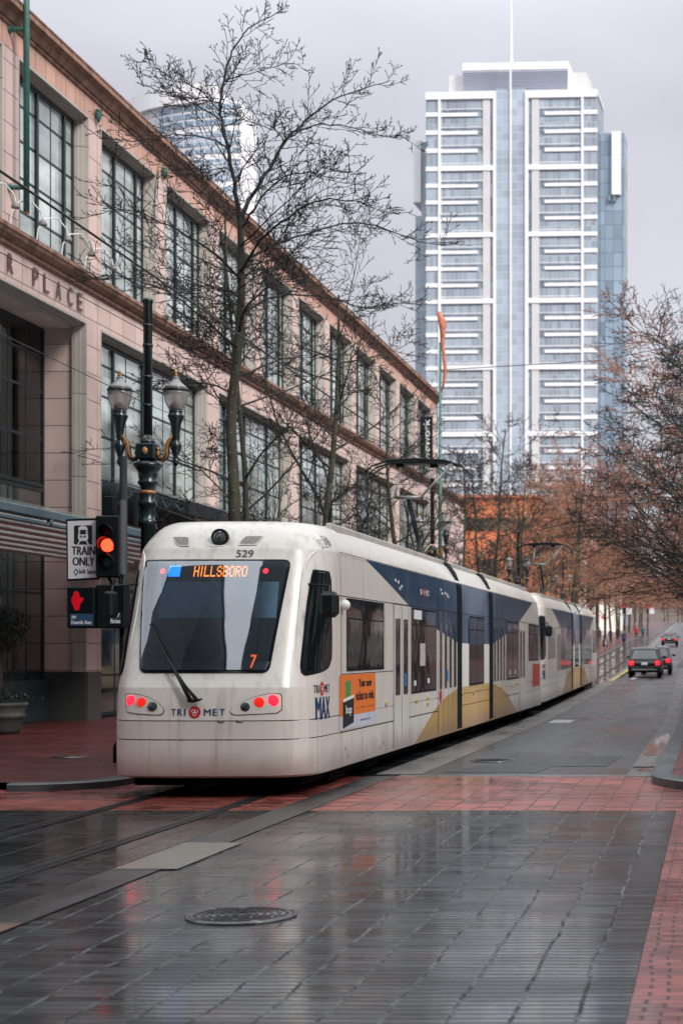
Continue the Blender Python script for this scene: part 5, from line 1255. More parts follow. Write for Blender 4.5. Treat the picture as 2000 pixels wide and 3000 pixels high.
# ------------------------------------------------------------------ towers
def panel_mat(name, col, rough=.25, spec=.6, sx_=1.5, sz_=3.8, var=.25, line=.05, lc=(.75, .8, .86)):
    m, n, l, p = newmat(name)
    tc = n.new('ShaderNodeTexCoord'); s3 = n.new('ShaderNodeSeparateXYZ'); l.new(tc.outputs['Object'], s3.inputs[0])
    h_ = mth(n, l, 'ADD', s3.outputs['X'], s3.outputs['Y'])
    ax = mth(n, l, 'DIVIDE', h_, sx_); az = mth(n, l, 'DIVIDE', s3.outputs['Z'], sz_)
    lx = mth(n, l, 'LESS_THAN', mth(n, l, 'FRACT', ax), line/sx_); lz = mth(n, l, 'LESS_THAN', mth(n, l, 'FRACT', az), line*1.4/sz_)
    cb = n.new('ShaderNodeCombineXYZ'); l.new(mth(n, l, 'FLOOR', ax), cb.inputs[0]); l.new(mth(n, l, 'FLOOR', az), cb.inputs[1])
    wn = n.new('ShaderNodeTexWhiteNoise'); wn.noise_dimensions = '2D'; l.new(cb.outputs[0], wn.inputs['Vector'])
    nz = n.new('ShaderNodeTexNoise'); nz.inputs['Scale'].default_value = .06; nz.inputs['Detail'].default_value = 6; l.new(tc.outputs['Object'], nz.inputs['Vector'])
    k = mth(n, l, 'MULTIPLY', mth(n, l, 'MULTIPLY_ADD', wn.outputs['Value'], var*2, 1-var), mth(n, l, 'MULTIPLY_ADD', nz.outputs[0], .9, .55))
    vm = n.new('ShaderNodeVectorMath'); vm.operation = 'SCALE'; vm.inputs[0].default_value = col; l.new(k, vm.inputs['Scale'])
    mm = n.new('ShaderNodeMixRGB'); l.new(mth(n, l, 'MAXIMUM', lx, lz), mm.inputs[0]); l.new(vm.outputs[0], mm.inputs[1]); mm.inputs[2].default_value = (*lc, 1)
    l.new(mm.outputs[0], p.inputs['Base Color']); p.inputs['Roughness'].default_value = rough; p.inputs['Specular IOR Level'].default_value = spec
    return m
M['tw_white'] = mat('white tower panel', (.80, .79, .81), .5, var=.03, scale=.5)
M['tw_beige'] = mat('beige tower panel', (.60, .59, .59), .6, var=.05, scale=.4)
M['tw_glass'] = panel_mat('hazed tower glass', (.31, .36, .42), lc=(.42, .46, .51), sx_=1.1, line=.12, var=.2)  # tower glass colours are paled: distance haze is put into them
M['tw_dark'] = panel_mat('hazed core glass', (.25, .30, .36), lc=(.05, .08, .11), sx_=1.4, sz_=4.2, line=.12)  # core glass lifted the same way, haze in the colour
M['tw_shaft'] = panel_mat('pale shaft glass', (.36, .42, .49), lc=(.50, .55, .61), sx_=1.9, sz_=2.1, line=.10, var=.12)
M['louvre'] = mat('grey blue louvre', (.30, .34, .42), .6)
M['tw_wing'] = panel_mat('blue wing glass', (.25, .32, .40), lc=(.12, .17, .24), sx_=2.2, sz_=3.6, line=.12, var=.25)
TY = 433.0
tw = thing('white_tower', 'tall white office tower with banded windows, central glass shaft and rooftop mast', 'skyscraper', ((1495-CX)*TY/F, TY, 0), (0, 0, R(-3)))
tx = lambda x: (x-688)*.0501
tz = lambda y: 159.5-.0501*y + (2.2 if False else 0)
D = 38
# body volumes
b = MB(); b.box(tx(250), tx(1132), .45, 14, 0, tz(300)); b.build('core', M['tw_dark'], tw)
b = MB()
for x0, x1 in ((250, 612), (762, 1132)): b.box(tx(x0), tx(x1), -.2, 14.3, tz(326), tz(288))
b.build('parapet', M['tw_white'], tw)
b = MB(); b.box(tx(612), tx(762), .25, 3, 0, tz(276)); b.build('glass_shaft', M['tw_shaft'], tw)
b = MB(); b.box(tx(684), tx(692), -.1, .24, 0, tz(140)); b.tube([(tx(688), .9, tz(140)), (tx(688), .9, tz(-110)), (tx(688), .9, tz(-190))], [.42, .3, .06], 8); b.build('mast', M['tw_white'], tw)
for x0, x1 in ((315, 328), (598, 612), (762, 779), (1050, 1062)): MB().box(tx(x0), tx(x1), -.15, .44, 0, tz(326)).build('fin', M['tw_white'], tw)
for x0, x1 in ((545, 582), (796, 834)): MB().box(tx(x0), tx(x1), .1, .44, 0, tz(330)).build('pier', M['tw_beige'], tw)
# floors
rows = [326+93*k for k in range(4)] + [698+85*k for k in range(0, 24)]
bottoms = rows[1:]+[rows[-1]+85]
for k, (yt, yb) in enumerate(zip(rows, bottoms)):
    hgt = yb-yt; wide = (k % 4 == 3); wh = hgt*.62
    a, z1, z0 = tz(yt+4), tz(yt+4), tz(yt+wh)
    if z1 < 34: break
    for x0, x1, nm in ((328, 545, 'window_band'), (834, 1050, 'window_band')): MB().box(tx(x0)+.02, tx(x1)-.02, .3, .44, z0, z1).build(nm, M['tw_glass'], tw)
    zw1, zw0 = tz(yb-hgt*.26), tz(yb-hgt*.06)
    if wide:
        MB().box(tx(328), tx(598), -.10, .43, zw0, zw1+.4).build('spandrel', M['tw_white'], tw); MB().box(tx(779), tx(1050), -.10, .43, zw0, zw1+.4).build('spandrel', M['tw_white'], tw)
    else:
        MB().box(tx(328), tx(518), .12, .43, zw0, zw1).build('spandrel', M['tw_white'], tw); MB().box(tx(862), tx(1050), .12, .43, zw0, zw1).build('spandrel', M['tw_white'], tw)
    # thin ledge under each window band
    for x0, x1 in ((328, 545), (834, 1050)): MB().box(tx(x0)+.02, tx(x1)-.02, .2, .29, z0+.32, z0+.5).build('ledge', M['tw_white'], tw)
    for x0, x1 in ((252, 315), (1062, 1131)):
        MB().box(tx(x0), tx(x1), .2, .44, z0-.4, z1+.3).build('corner_window', M['tw_glass'], tw)
        MB().box(tx(x0)-.06, tx(x1)+.1, .0, .43, zw0, zw1+.2).build('corner_spandrel', M['tw_white'], tw)
# wings
b = MB(); b.box(tx(205), tx(252), 5, D-4, 0, tz(512)); b.box(tx(165), tx(205), 7, D-6, 0, tz(885)); b.build('side_wing', M['tw_shaft'], tw)
b = MB(); b.box(tx(163), tx(206), 4.2, D-8, tz(828), tz(508)); b.build('white_slab', M['tw_white'], tw)
b = MB(); b.box(tx(1134), tx(1260), 5, 13, 0, tz(482)); b.build('side_wing', M['tw_wing'], tw)
b = MB(); b.box(tx(1197), tx(1243), 4.0, 6, tz(803), tz(478)); b.build('white_slab', M['tw_white'], tw)
for x in (1180, 1205): MB().box(tx(x), tx(x+12), 4.3, 4.99, tz(838), tz(806)).build('dark_hatch', M['tw_dark'], tw)
# penthouse
b = MB(); b.box(tx(418), tx(968), 6, 24, tz(300), tz(128)); ph = b.build('penthouse', M['tw_white'], tw)
b = MB(); b.box(tx(418), tx(968), 5.7, 24.2, tz(140), tz(102)); b.build('penthouse_cornice', M['tw_white'], ph)
for k in range(11):
    z = tz(274-k*12); MB().box(tx(418), tx(968), 5.6, 5.98, z, z+.17).build('louvre', M['louvre'], ph)
for x0, x1, yt in ((338, 417, 150), (970, 1060, 146)): MB().box(tx(x0), tx(x1), 8, 22, tz(300), tz(yt)).build('plant_room', M['tw_beige'], tw)

# curved tower far left
FY = 331.0
ft = thing('curved_tower', 'pale curved office tower with blue window bands behind the pink building', 'skyscraper', (0, FY, 0))
Fz = lambda yf: H-(yf-CY)*FY/F
Fx = lambda xf: (xf-CX)*FY/F
def curve(r_=0, x0=Fx(250), x1=Fx(702), n=22):
    cx_, ry, rx = x1, 26.0, (x1-x0)
    return [(cx_-(rx+r_)*math.sin(math.pi/2*k/n), 26+(-(ry+r_))*math.cos(math.pi/2*k/n)) for k in range(n+1)]
def band(name, r_, z0, z1, m, parent, k0, k1):
    P = curve(r_)[k0:k1]; Q = curve(-.6)[k0:k1]; b = MB(); b.prism(P+Q[::-1], 'z', z0, z1); return b.build(name, m, parent)
def cyl(name, r_, z0, z1, m, parent, x1=None):
    P = curve(r_) if x1 is None else curve(r_, x1=x1, x0=Fx(250)); P = [(P[0][0]+r_, P[0][1])]+P[1:]; poly = P + [(P[-1][0], 27+r_), (P[0][0]+0, 12+r_)]
    b = MB(); b.prism(poly, 'z', z0, z1); return b.build(name, m, parent)
cyl('shell', 0, 0, Fz(296), M['tw_white'], ft)
b = MB(); P = curve(-.4, x1=Fx(625), x0=Fx(235)); b.prism(P+[(P[-1][0], 27), (P[0][0], 12)], 'z', Fz(296), Fz(240)); b.build('crown', M['tw_white'], ft)
M['fx_pale'] = panel_mat('pale curved glass', (.58, .61, .65), lc=(.74, .75, .78), sx_=2.4, sz_=1.45, line=.2, var=.06)
M['fx_glass'] = panel_mat('curved tower glass', (.27, .35, .45), lc=(.6, .64, .70), sx_=1.6, sz_=1.45, line=.2, var=.35)
k = 0; y = 300
while y < 760:
    hgt = 23 if k % 3 != 2 else 24; yy2 = y+hgt-6
    band('window_band', .12, Fz(yy2), Fz(y), M['fx_glass'], ft, 0, 10); band('pale_window_band', .12, Fz(yy2), Fz(y), M['fx_pale'], ft, 9, 23); k += 1
    y += hgt+(0 if k % 3 else 12)

# orange brick building beyond the square, pale columned building, background blocks
M['obrick'] = panel_mat('orange brick', (.72, .22, .10), rough=.8, spec=.2, sx_=.9, sz_=.55, line=.03, var=.12, lc=(.5, .2, .12))
ob = thing('orange_building', 'bright orange brick building with a dark window band, seen beyond the bare trees', 'building', (-23.5, 170, 1.6))
b = MB(); b.box(-14, 6.0, 0, 50, 0, 12.2); b.box(-14, 6.0, 0, 50, 13.6, 15.6); b.box(-14, 5.6, .8, 49, 12.2, 13.6); b.build('wall', M['obrick'], ob)
b = MB(); b.box(-14.2, 6.2, -.2, 50.2, 15.6, 15.9); b.build('parapet', M['rust'], ob)
for k in range(9):
    MB().box(-13+k*2.1, -11.4+k*2.1, -.02, .3, 12.35, 13.5).build('upper_window', M['pane_dark'], ob)
for k in range(6):
    for z in (1.5, 6.2): MB().box(-12.6+k*3.1, -10.8+k*3.1, -.03, .3, z, z+3.2).build('window', M['pane_dark'], ob)
for k in range(12):
    for z in (2, 6.5): MB().box(5.98, 6.04, 2+k*4, 4.2+k*4, z, z+3).build('side_window', M['pane_dark'], ob)

def block(name, label, x0, x1, y0, y1, z1, m, wm, cols, floors, gx_=True, z0=0, group=None):
    """plain city block with individual windows on the street side (+x face) and near face"""
    t = thing(name, label, 'building', ((x0+x1)/2, y0, gz(y0)), group=group)
    w_ = x1-x0; MB().box(-w_/2, w_/2, 0, y1-y0, -3, z1).build('wall', m, t)
    MB().box(-w_/2-.3, w_/2+.3, -.3, y1-y0+.3, z1, z1+.6).build('cornice', m, t)
    return t, w_
M['palestone'] = mat('pale cream stone', (.72, .66, .60), .7, var=.12, scale=.4, streak=.2, streakcol=(.4, .33, .28))
M['greybrick'] = mat('grey brown brick', (.20, .15, .13), .8, var=.2, scale=.5)
M['slate'] = mat('dark slate cladding', (.05, .065, .08), .5, var=.3, scale=.3)
M['tanstone'] = mat('tan stone', (.34, .24, .18), .8, var=.2, scale=.5)
t, w_ = block('columned_building', 'pale cream building with tall columns far beyond the second tram', -46, -19.4, 268, 330, 15.5, M['palestone'], None, 0, 0)
for k in range(9):
    MB().lathe([(.75, .5), (.62, 1.0), (.52, 11.5), (.75, 12.3)], (w_/2+1.3, 2+k*6.8, 0), n=12).build('column', M['palestone'], t)
    MB().box(w_/2, w_/2+.06, 3.6+k*6.8, 6.8+k*6.8, 1.5, 10.5).build('window', M['pane_dark'], t)
for k in range(4): MB().lathe([(.75, .5), (.62, 1.0), (.52, 11.5), (.75, 12.3)], (w_/2-1-k*6, -1.1, 0), n=12).build('column', M['palestone'], t)
b = MB(); b.box(-w_/2, w_/2+2.2, -2, 60, 12.3, 13.2); b.box(-w_/2, w_/2+2.0, -1.8, 60, -.5, .5); b.build('entablature', M['palestone'], t)
for (x0, x1, y0, y1, z1, m, lb) in ((-60, -25, 345, 400, 20, 'tanstone', 'tan stone block far down the left side of the street'),
        (-62, -29, 415, 520, 26, 'greybrick', 'dark brown brick block at the far end of the left side'),
        (10.5, 38, 130, 230, 17, 'greybrick', 'dark brick block behind the right hand trees')):
    t, w_ = block('brick_block', lb, x0, x1, y0, y1, z1, M[m], None, 0, 0)
    for k in range(int((y1-y0)/6)):
        for f_ in range(int(z1/4)):
            s_ = 1 if x0 < 0 else -1
            MB().box(min(s_*w_/2, s_*(w_/2+.05)), max(s_*w_/2, s_*(w_/2+.05)), 1.5+k*6, 4.5+k*6, 1.2+f_*4, 3.6+f_*4).build('window', M['pane_dark'], t)
for k, (y, cc) in enumerate(((232, 0), (246, 1), (258, 0))):
    t = thing('awning', ['red shop awning nearest along the far left sidewalk', 'white shop awning between two red ones on the far left sidewalk', 'red shop awning farthest along the far left sidewalk'][k], 'awning', (-18.6, y, gz(y)+3.2), group='shop awnings')
    b = MB(); b.prism([(-1.0, .9), (1.6, -.1), (1.6, -.5), (1.5, -.5), (1.5, -.15), (-1.0, .7)], 'y', 0, 7); b.build('canvas', M['redink'] if cc == 0 else M['white'], t)
# across the street, out of the frame: seen only in glass and wet stone
t, w_ = block('brick_block', 'brown brick block across the street', 9.5, 32, 24, 110, 15, M['slate'], None, 0, 0)
for k in range(14):
    for f_ in range(3): MB().box(-w_/2-.05, -w_/2, 1.5+k*6, 4.9+k*6, 1.0+f_*4.6, 4.2+f_*4.6).build('window', M['pane'], t)
for x0, x1, y0, y1, z1, mm in ((-75, -31.0, -75, -22, 75, 'slate'), (-20.5, 60, -95, -30, 90, 'slate')):  # unseen; added dark, with a sky gap, to shape the windscreen reflections
    t, w_ = block('brick_block', 'unseen dark block behind the viewer, added for windscreen reflections', x0, x1, y0, y1, z1, M[mm], None, 0, 0, group='unseen blocks added for reflections'); t.location.z = 0

# hill at the end of the street
b = MB(); P = []; random.seed(3)
for i in range(9):
    row = []
    for j in range(41):
        x = -690+29*j; y = 1000+i*90
        row.append((x, y, 14+(i/8)**.7*(78+18*math.sin(j*.5)+10*math.sin(j*1.3+i))*1.0))
    P.append(row)
b.smooth = True; b.grid(P); o = b.build('wooded_hill', mat('winter woodland hill', (.085, .06, .05), .9, var=.5, scale=.02, bump=.5, bscale=.1)); o['kind'] = 'structure'

# ------------------------------------------------------------------ trees
def rvec(rng): return Vector((rng.gauss(0, 1), rng.gauss(0, 1), rng.gauss(0, 1))).normalized()
def branch(out, p, d, ln, r, lvl, rng, prm):
    """grow one branch; out[lvl] collects (pts, radii)"""
    n = prm['seg'][lvl]; pts = [p.copy()]; rad = [r]; dirs = [d.copy()]
    for i in range(n):
        d = (d + rvec(rng)*prm['wob'][lvl] + Vector((0, 0, prm['up'][lvl]))).normalized()
        p = p + d*(ln/n); pts.append(p.copy()); dirs.append(d.copy()); rad.append(max(prm['rmin'], r*(1-(.80)*(i+1)/n)))
    out.append((pts, rad, lvl))
    kids_of(out, pts, dirs, rad, ln, lvl, rng, prm)
def kids_of(out, pts, dirs, rad, ln, lvl, rng, prm, start=None):
    if lvl+1 >= len(prm['n']): return
    m = max(1, int(round(prm['n'][lvl+1]*rng.uniform(.75, 1.25)*(prm.get('scale', lambda L_: 1)(ln))))); s0 = prm['start'][lvl] if start is None else start
    ph = rng.uniform(0, 6.28)
    for k in range(m):
        u = s0+(1-s0)*(k+rng.random())/m; u = min(u, .985); f_ = u*(len(pts)-1); i = int(f_); q = pts[i].lerp(pts[min(i+1, len(pts)-1)], f_-i); d = dirs[min(i+1, len(dirs)-1)]
        ph += 2.4+rng.uniform(-.5, .5); a = d.orthogonal().normalized(); b_ = d.cross(a); side = a*math.cos(ph)+b_*math.sin(ph)
        ang = R(rng.uniform(*prm['ang'][lvl+1])); nd = (d*math.cos(ang)+side*math.sin(ang)).normalized()
        if nd.z < -.35: nd.z *= .3; nd.normalize()
        L_ = ln*prm['len'][lvl+1]*(1.08-.55*u)*rng.uniform(.6, 1.25)
        branch(out, q, nd, L_, max(prm['rmin'], rad[min(i, len(rad)-1)]*prm['rr'][lvl+1]), lvl+1, rng, prm)
def to_mesh(out, thick):
    """two meshes: trunk with main limbs, and the finer crown"""
    a, b = MB(), MB()
    for pts, rad, lvl in out:
        tgt = a if lvl < thick else b; nn = 8 if lvl == 0 else (5 if lvl == 1 else 3)
        tgt.tube(pts, rad, nn)
    return a, b
M['bark'] = mat('mossy dark bark', (.045, .043, .028), .85, var=.6, scale=7, bump=.8, bscale=25, stretch=(1, 1, .4))
M['twig'] = mat('dark winter twigs', (.016, .015, .016), .8, var=.4, scale=3)
M['twig_red'] = mat('rust red budding twigs', (.055, .024, .019), .8, var=.5, scale=.9)
M['twig_brown'] = mat('brown winter twigs', (.27, .125, .08), .8, var=.6, scale=.5)
M['twig_green'] = mat('olive winter twigs', (.20, .14, .075), .8, var=.5, scale=.5)
FINE = dict(n=[1, 10, 8, 6, 4], seg=[8, 7, 6, 4, 3], wob=[.06, .13, .17, .22, .3], up=[.1, .05, .05, .06, .06], start=[.3, .18, .15, .12], ang=[(0, 0), (38, 62), (35, 60), (30, 60), (30, 70)], len=[1, .5, .52, .42, .35], rr=[1, .42, .5, .5, .6], rmin=.0048)

def hero_tree():
    Y0 = 37.2; X0 = (538*1.27551-CX)*Y0/F
    rng = random.Random(11)
    t = thing('street_tree', 'large bare street tree, foremost of the row, its mossy trunk wound with fairy lights behind the tram', 'tree', (X0, Y0, .11))
    t['label'] = 'tallest bare street tree, nearest, its mossy trunk rising behind the HILLSBORO end'
    def W(xv, yv, dy=0):
        x, z = px(xv, yv, Y0); s = (Y0+dy)/Y0
        return Vector((x*1-X0, dy, z-.11))
    limbs = []   # (points, r0, r1, depth direction)
    T = [(538, 1700, 0), (538, 1195, 0), (535, 1080, .0), (530, 950, .02), (543, 820, .05), (552, 700, .05), (552, 590, .05), (552, 500, 0)]
    limbs.append((T, .15, .07, 0))
    for L_, r0, r1 in (
        ([(552, 510, 0), (540, 420, -.1), (528, 345, -.15), (512, 280, -.1), (506, 225, 0), (515, 160, .1), (535, 95, .2), (575, 45, .3), (640, 8, .4)], .075, .010),
        ([(553, 500, 0), (575, 440, .2), (608, 375, .4), (640, 305, .6), (668, 262, .8), (735, 197, 1.0), (790, 170, 1.2), (868, 135, 1.4)], .07, .010),
        ([(648, 295, .6), (700, 258, .9), (770, 250, 1.2), (835, 265, 1.4), (905, 268, 1.6)], .03, .007),
        ([(640, 305, .6), (625, 292, .2), (580, 290, -.3), (560, 285, -.8)], .02, .006),
        ([(528, 345, -.15), (500, 338, -.6), (440, 345, -1.2), (380, 380, -1.8), (345, 388, -2.2)], .032, .006),
        ([(512, 280, -.1), (470, 260, -.6), (440, 255, -1.0), (375, 245, -1.6)], .028, .006),
        ([(508, 240, 0), (470, 212, .5), (400, 192, 1.0), (340, 160, 1.4), (300, 115, 1.8)], .032, .006),
        ([(506, 262, 0), (480, 225, -.5), (420, 210, -1.0), (380, 190, -1.5)], .022, .005),
        ([(512, 180, .05), (560, 150, .5), (610, 118, .9), (665, 98, 1.3)], .022, .005),
        ([(508, 205, 0), (545, 190, -.5), (590, 160, -1.0)], .018, .005),
        ([(535, 395, -.1), (490, 368, .6), (420, 362, 1.2), (370, 340, 1.8)], .026, .005),
        ([(545, 480, 0), (500, 460, .8), (470, 455, 1.4), (420, 478, 2.0)], .028, .006),
        ([(540, 430, 0), (585, 395, -.7), (640, 360, -1.3), (690, 330, -2.0)], .028, .006),
        ([(560, 520, 0), (610, 480, -.6), (660, 455, -1.1), (720, 448, -1.7), (790, 462, -2.2), (840, 462, -2.6)], .04, .007),
        ([(556, 600, 0), (600, 545, .8), (660, 500, 1.5), (730, 455, 2.3), (800, 440, 3.0), (900, 465, 3.6), (960, 455, 4.0)], .055, .008),
        ([(554, 620, 0), (620, 570, -.8), (700, 540, -1.5), (790, 520, -2.2), (880, 540, -2.8), (945, 575, -3.2)], .05, .007),
        ([(552, 640, 0), (500, 590, -.9), (440, 560, -1.6), (390, 545, -2.2), (350, 560, -2.8)], .045, .006),
        ([(552, 680, 0), (500, 650, .9), (430, 620, 1.7), (380, 600, 2.5), (330, 585, 3.0)], .045, .006),
        ([(550, 720, 0), (610, 660, .9), (690, 640, 1.8), (780, 650, 2.6), (860, 625, 3.2)], .05, .007),
        ([(548, 760, 0), (600, 720, -1.0), (680, 700, -2.0), (760, 715, -3.0)], .05, .006),
        ([(545, 800, 0), (490, 745, -.8), (430, 700, -1.6), (370, 690, -2.3), (330, 700, -2.8)], .045, .006),
        ([(542, 840, 0), (480, 810, .8), (420, 770, 1.6), (360, 755, 2.3)], .045, .006),
        ([(540, 870, 0), (600, 820, .8), (650, 790, 1.6), (720, 770, 2.4)], .04, .006),
        ([(535, 900, 0), (480, 890, -.8), (430, 900, -1.5), (400, 940, -2.0)], .035, .006),
        ([(535, 950, 0), (470, 1010, .7), (420, 1030, 1.2)], .02, .005)):
        limbs.append((L_, r0*.72, r1*.85, 1))
    out = []
    prm = dict(FINE); prm['n'] = [1, 1, 11, 5, 4]; prm['len'] = [1, 1, .28, .42, .4]; prm['start'] = [.3, .12, .12, .12]; prm['rr'] = [1, .5, .46, .6, .7]; prm['rmin'] = .0074
    prm['scale'] = lambda L_: 1
    for L_, r0, r1, lv in limbs:
        P = [W(*q) for q in L_]; 
        # smooth by subdividing (Catmull-Rom)
        Q = []
        for i in range(len(P)-1):
            p0, p1, p2, p3 = P[max(i-1, 0)], P[i], P[i+1], P[min(i+2, len(P)-1)]
            for k in range(4):
                u = k/4; Q.append(.5*((2*p1)+(p2-p0)*u+(2*p0-5*p1+4*p2-p3)*u*u+(3*p1-3*p2+p3-p0)*u**3) + (rvec(rng)*.025 if lv else Vector((0, 0, 0))))
        Q.append(P[-1])
        rad = [r0+(r1-r0)*(i/(len(Q)-1))**.8 for i in range(len(Q))]
        out.append((Q, rad, lv))
        if lv:
            dirs = [Q[0]-Q[0]]+[(Q[i+1]-Q[i]).normalized() for i in range(len(Q)-1)]; dirs[0] = dirs[1]
            ln = sum((Q[i+1]-Q[i]).length for i in range(len(Q)-1))
            pr = dict(prm); pr['n'] = [1, 1, int(4+ln*4.0), 5, 2]; pr['len'] = [1, 1, min(.40, 1.2/ln), .5, .45]
            kids_of(out, Q, dirs, rad, ln, 1, rng, pr)
    # further limbs all round the middle of the crown
    pq_ = dict(FINE); pq_['n'] = [1, 1, 8, 5, 2]; pq_['rmin'] = .0074; pq_['len'] = [1, .5, .42, .42, .4]
    for k in range(16):
        y_ = rng.uniform(560, 930); a0 = W(548, y_); az = rng.uniform(0, 6.28); el_ = R(rng.uniform(5, 45))
        branch(out, a0, Vector((math.cos(az)*math.cos(el_), math.sin(az)*math.cos(el_), math.sin(el_))), rng.uniform(2.2, 4.0)*(1 if y_ < 760 else .75), rng.uniform(.014, .024), 1, rng, pq_)
    a, b = MB(), MB()
    for pts, rad, lvl in out: (a if lvl == 0 else b).tube(pts, rad, 9 if lvl == 0 else (6 if lvl == 1 else 3))
    a.build('trunk', M['bark'], t, normals=False); b.build('crown', M['twig'], t, normals=False)
    # fairy lights spiralled on the trunk
    fl = MB()
    for k in range(90):
        z = 3.2+k*.055; a_ = k*.8; x0 = W(533, 1195-((z-3.6)*F/Y0)/1.27551).x; fl.box(x0+.165*math.cos(a_)-.005, x0+.165*math.cos(a_)+.005, .165*math.sin(a_)-.005, .165*math.sin(a_)+.005, z, z+.012)
    tag(fl.build('fairy_lights', M['whiteink'], t), kind='stuff')
hero_tree()

def gen_tree(seed, Ht, spread, nl, rtrunk, dens=1.0, droop=0.0, low=.22, rmin=.007):
    rng = random.Random(seed); out = []
    prm = dict(FINE); prm['rmin'] = rmin
    prm['n'] = [1, nl, int(9*dens), int(7*dens), int(4*dens)]
    prm['len'] = [1, spread/Ht, .48, .45, .42]; prm['start'] = [low, .15, .12, .1]; prm['up'] = [.12, .035-droop, .04-droop, .03, .03]
    prm['ang'] = [(0, 0), (42, 78), (30, 60), (28, 60), (30, 70)]
    branch(out, Vector((0, 0, 0)), Vector((rng.uniform(-.05, .05), rng.uniform(-.05, .05), 1)).normalized(), Ht, rtrunk, 0, rng, prm)
    return to_mesh(out, 2)
protos = {}
def tree_at(key, x, y, label, group, rot, sc, twig, gen=None, first={}):
    if key not in protos:
        a, b = gen(); t = thing('street_tree', label, 'tree', (0, 0, 0), group=group)
        a.build('trunk', M['bark'], t, normals=False); b.build('crown', M[twig], t, normals=False); protos[key] = t
    else: t = copy_tree(protos[key])
    t.location = (x, y, gz(y)); t.rotation_euler = (0, 0, rot); t.scale = (sc, sc, sc*random.uniform(.93, 1.07)); t['label'] = label; t['group'] = group
    return t
random.seed(8)
G1 = lambda: gen_tree(21, 12.5, 4.6, 15, .12, .9, 0, .25, .010)
G2 = lambda: gen_tree(22, 11.0, 5.2, 16, .16, 1.1, .01)
G3 = lambda: gen_tree(23, 10.8, 6.4, 22, .13, 1.15, .03, .2, .0085)
G4 = lambda: gen_tree(24, 11.5, 5.5, 18, .16, 1.15, .005, .25, .011)
# left row by the tram
tree_at('l1', (753-CX)*41/F, 41.2, 'slender leaning bare tree just right of the tallest tree trunk', 'left street trees', .6, 1.0, 'twig', lambda: gen_tree(31, 13.3, 5.0, 16, .11, .95, 0, .3, .0078))
tree_at('l2', (935-CX)*45/F, 45.3, 'bare tree with low forking limbs above the tram roof, left of the pantograph', 'left street trees', 2.1, 1.0, 'twig', G2)
tree_at('l2', (1212-CX)*57/F, 57.5, 'dark bare tree directly behind the pantograph of the nearest tram', 'left street trees', 4.1, .9, 'twig', G2)
lab = ['bare tree just right of the sculpture pole', 'bare tree second to the right of the sculpture pole', 'bare tree third to the right of the sculpture pole', 'bare tree before the right end of the orange brick building', 'bare tree touching the sculpture pole']
for k, (xf, Y, sc, key, tw_, G) in enumerate(((1400, 74, .85, 'b1', 'twig', G1), (1448, 84, .95, 'b1', 'twig', G1), (1520, 100, .95, 'b1', 'twig', G1), (1560, 114, 1.0, 'o1', 'twig_green', G4), (1340, 70, .8, 'b1', 'twig', G1))):
    tree_at(key, (xf-CX)*Y/F, Y, lab[k], 'left street trees', random.uniform(0, 6), sc, tw_, G)
# mass of trees in the square and farther along the left sidewalk
for k, (x, y) in enumerate(((-10.9, 124), (-11.3, 137), (-21, 139), (-11.6, 149), (-14.6, 158), (-12.0, 166), (-12.3, 178), (-12.6, 196), (-13, 214), (-13.2, 232), (-14, 252), (-14.5, 275), (-15, 300), (-15.5, 330), (-16, 365), (-17, 400))):
    key, tw_, G = (('m1', 'twig_brown', G4), ('m2', 'twig_brown', G3), ('m3', 'twig_green', lambda: gen_tree(26, 10, 5, 16, .15, 1.1, 0, .25, .012)))[k % 3]
    tree_at(key, x, y, 'brown bare tree in the mass beyond the trams' if y < 170 else 'brown bare tree lining the far left sidewalk', 'bare trees of the square' if y < 170 else 'far left trees', random.uniform(0, 6), random.uniform(1.25, 1.45) if y < 180 else random.uniform(1.15, 1.4), tw_, G)
# right row, crowns reaching over the road
rl = ['nearest right hand tree, dark low twigs reaching in from the right edge', 'second right hand tree with rust red budding twigs', 'third right hand tree overhanging the road', 'fourth right hand tree overhanging the road', 'fifth right hand tree overhanging the road']
for k, (x, y, sc) in enumerate(((2.2, 38.5, .80), (1.2, 45, .92), (.6, 52.5, 1.06), (.3, 61, 1.12), (.2, 71, 1.15), (.1, 83, 1.15), (.1, 98, 1.15), (.1, 120, 1.05), (-.2, 138, 1.1), (-.6, 160, 1.2), (-.9, 182, 1.2), (-1.3, 206, 1.2), (-1.7, 232, 1), (-2.1, 262, 1.05), (-2.6, 300, 1.1), (-3.2, 345, 1.1), (-4, 400, 1.2), (-5, 470, 1.3))):
    key, tw_, G = ('r1', 'twig', G3) if k in (0, 1, 3, 5) else (('r2', 'twig_red', lambda: gen_tree(27, 11.5, 6.2, 20, .13, 1.1, .02, .2, .0095)) if k % 2 else ('m1', 'twig_brown', G4))
    tree_at(key, x, y, rl[k] if k < 5 else 'bare tree in the receding right hand row', 'right hand street trees', random.uniform(0, 6), sc, tw_, G)
for k in range(16):
    y = 430+k*34; x = -26+random.uniform(-14, 26)-.0145*y if k % 2 else random.uniform(-60, 20)
    tree_at('m2', x, 640+k*14, 'brown tree closing the end of the street', 'trees at the end of the street', random.uniform(0, 6), 1.8, 'twig_brown', G3)

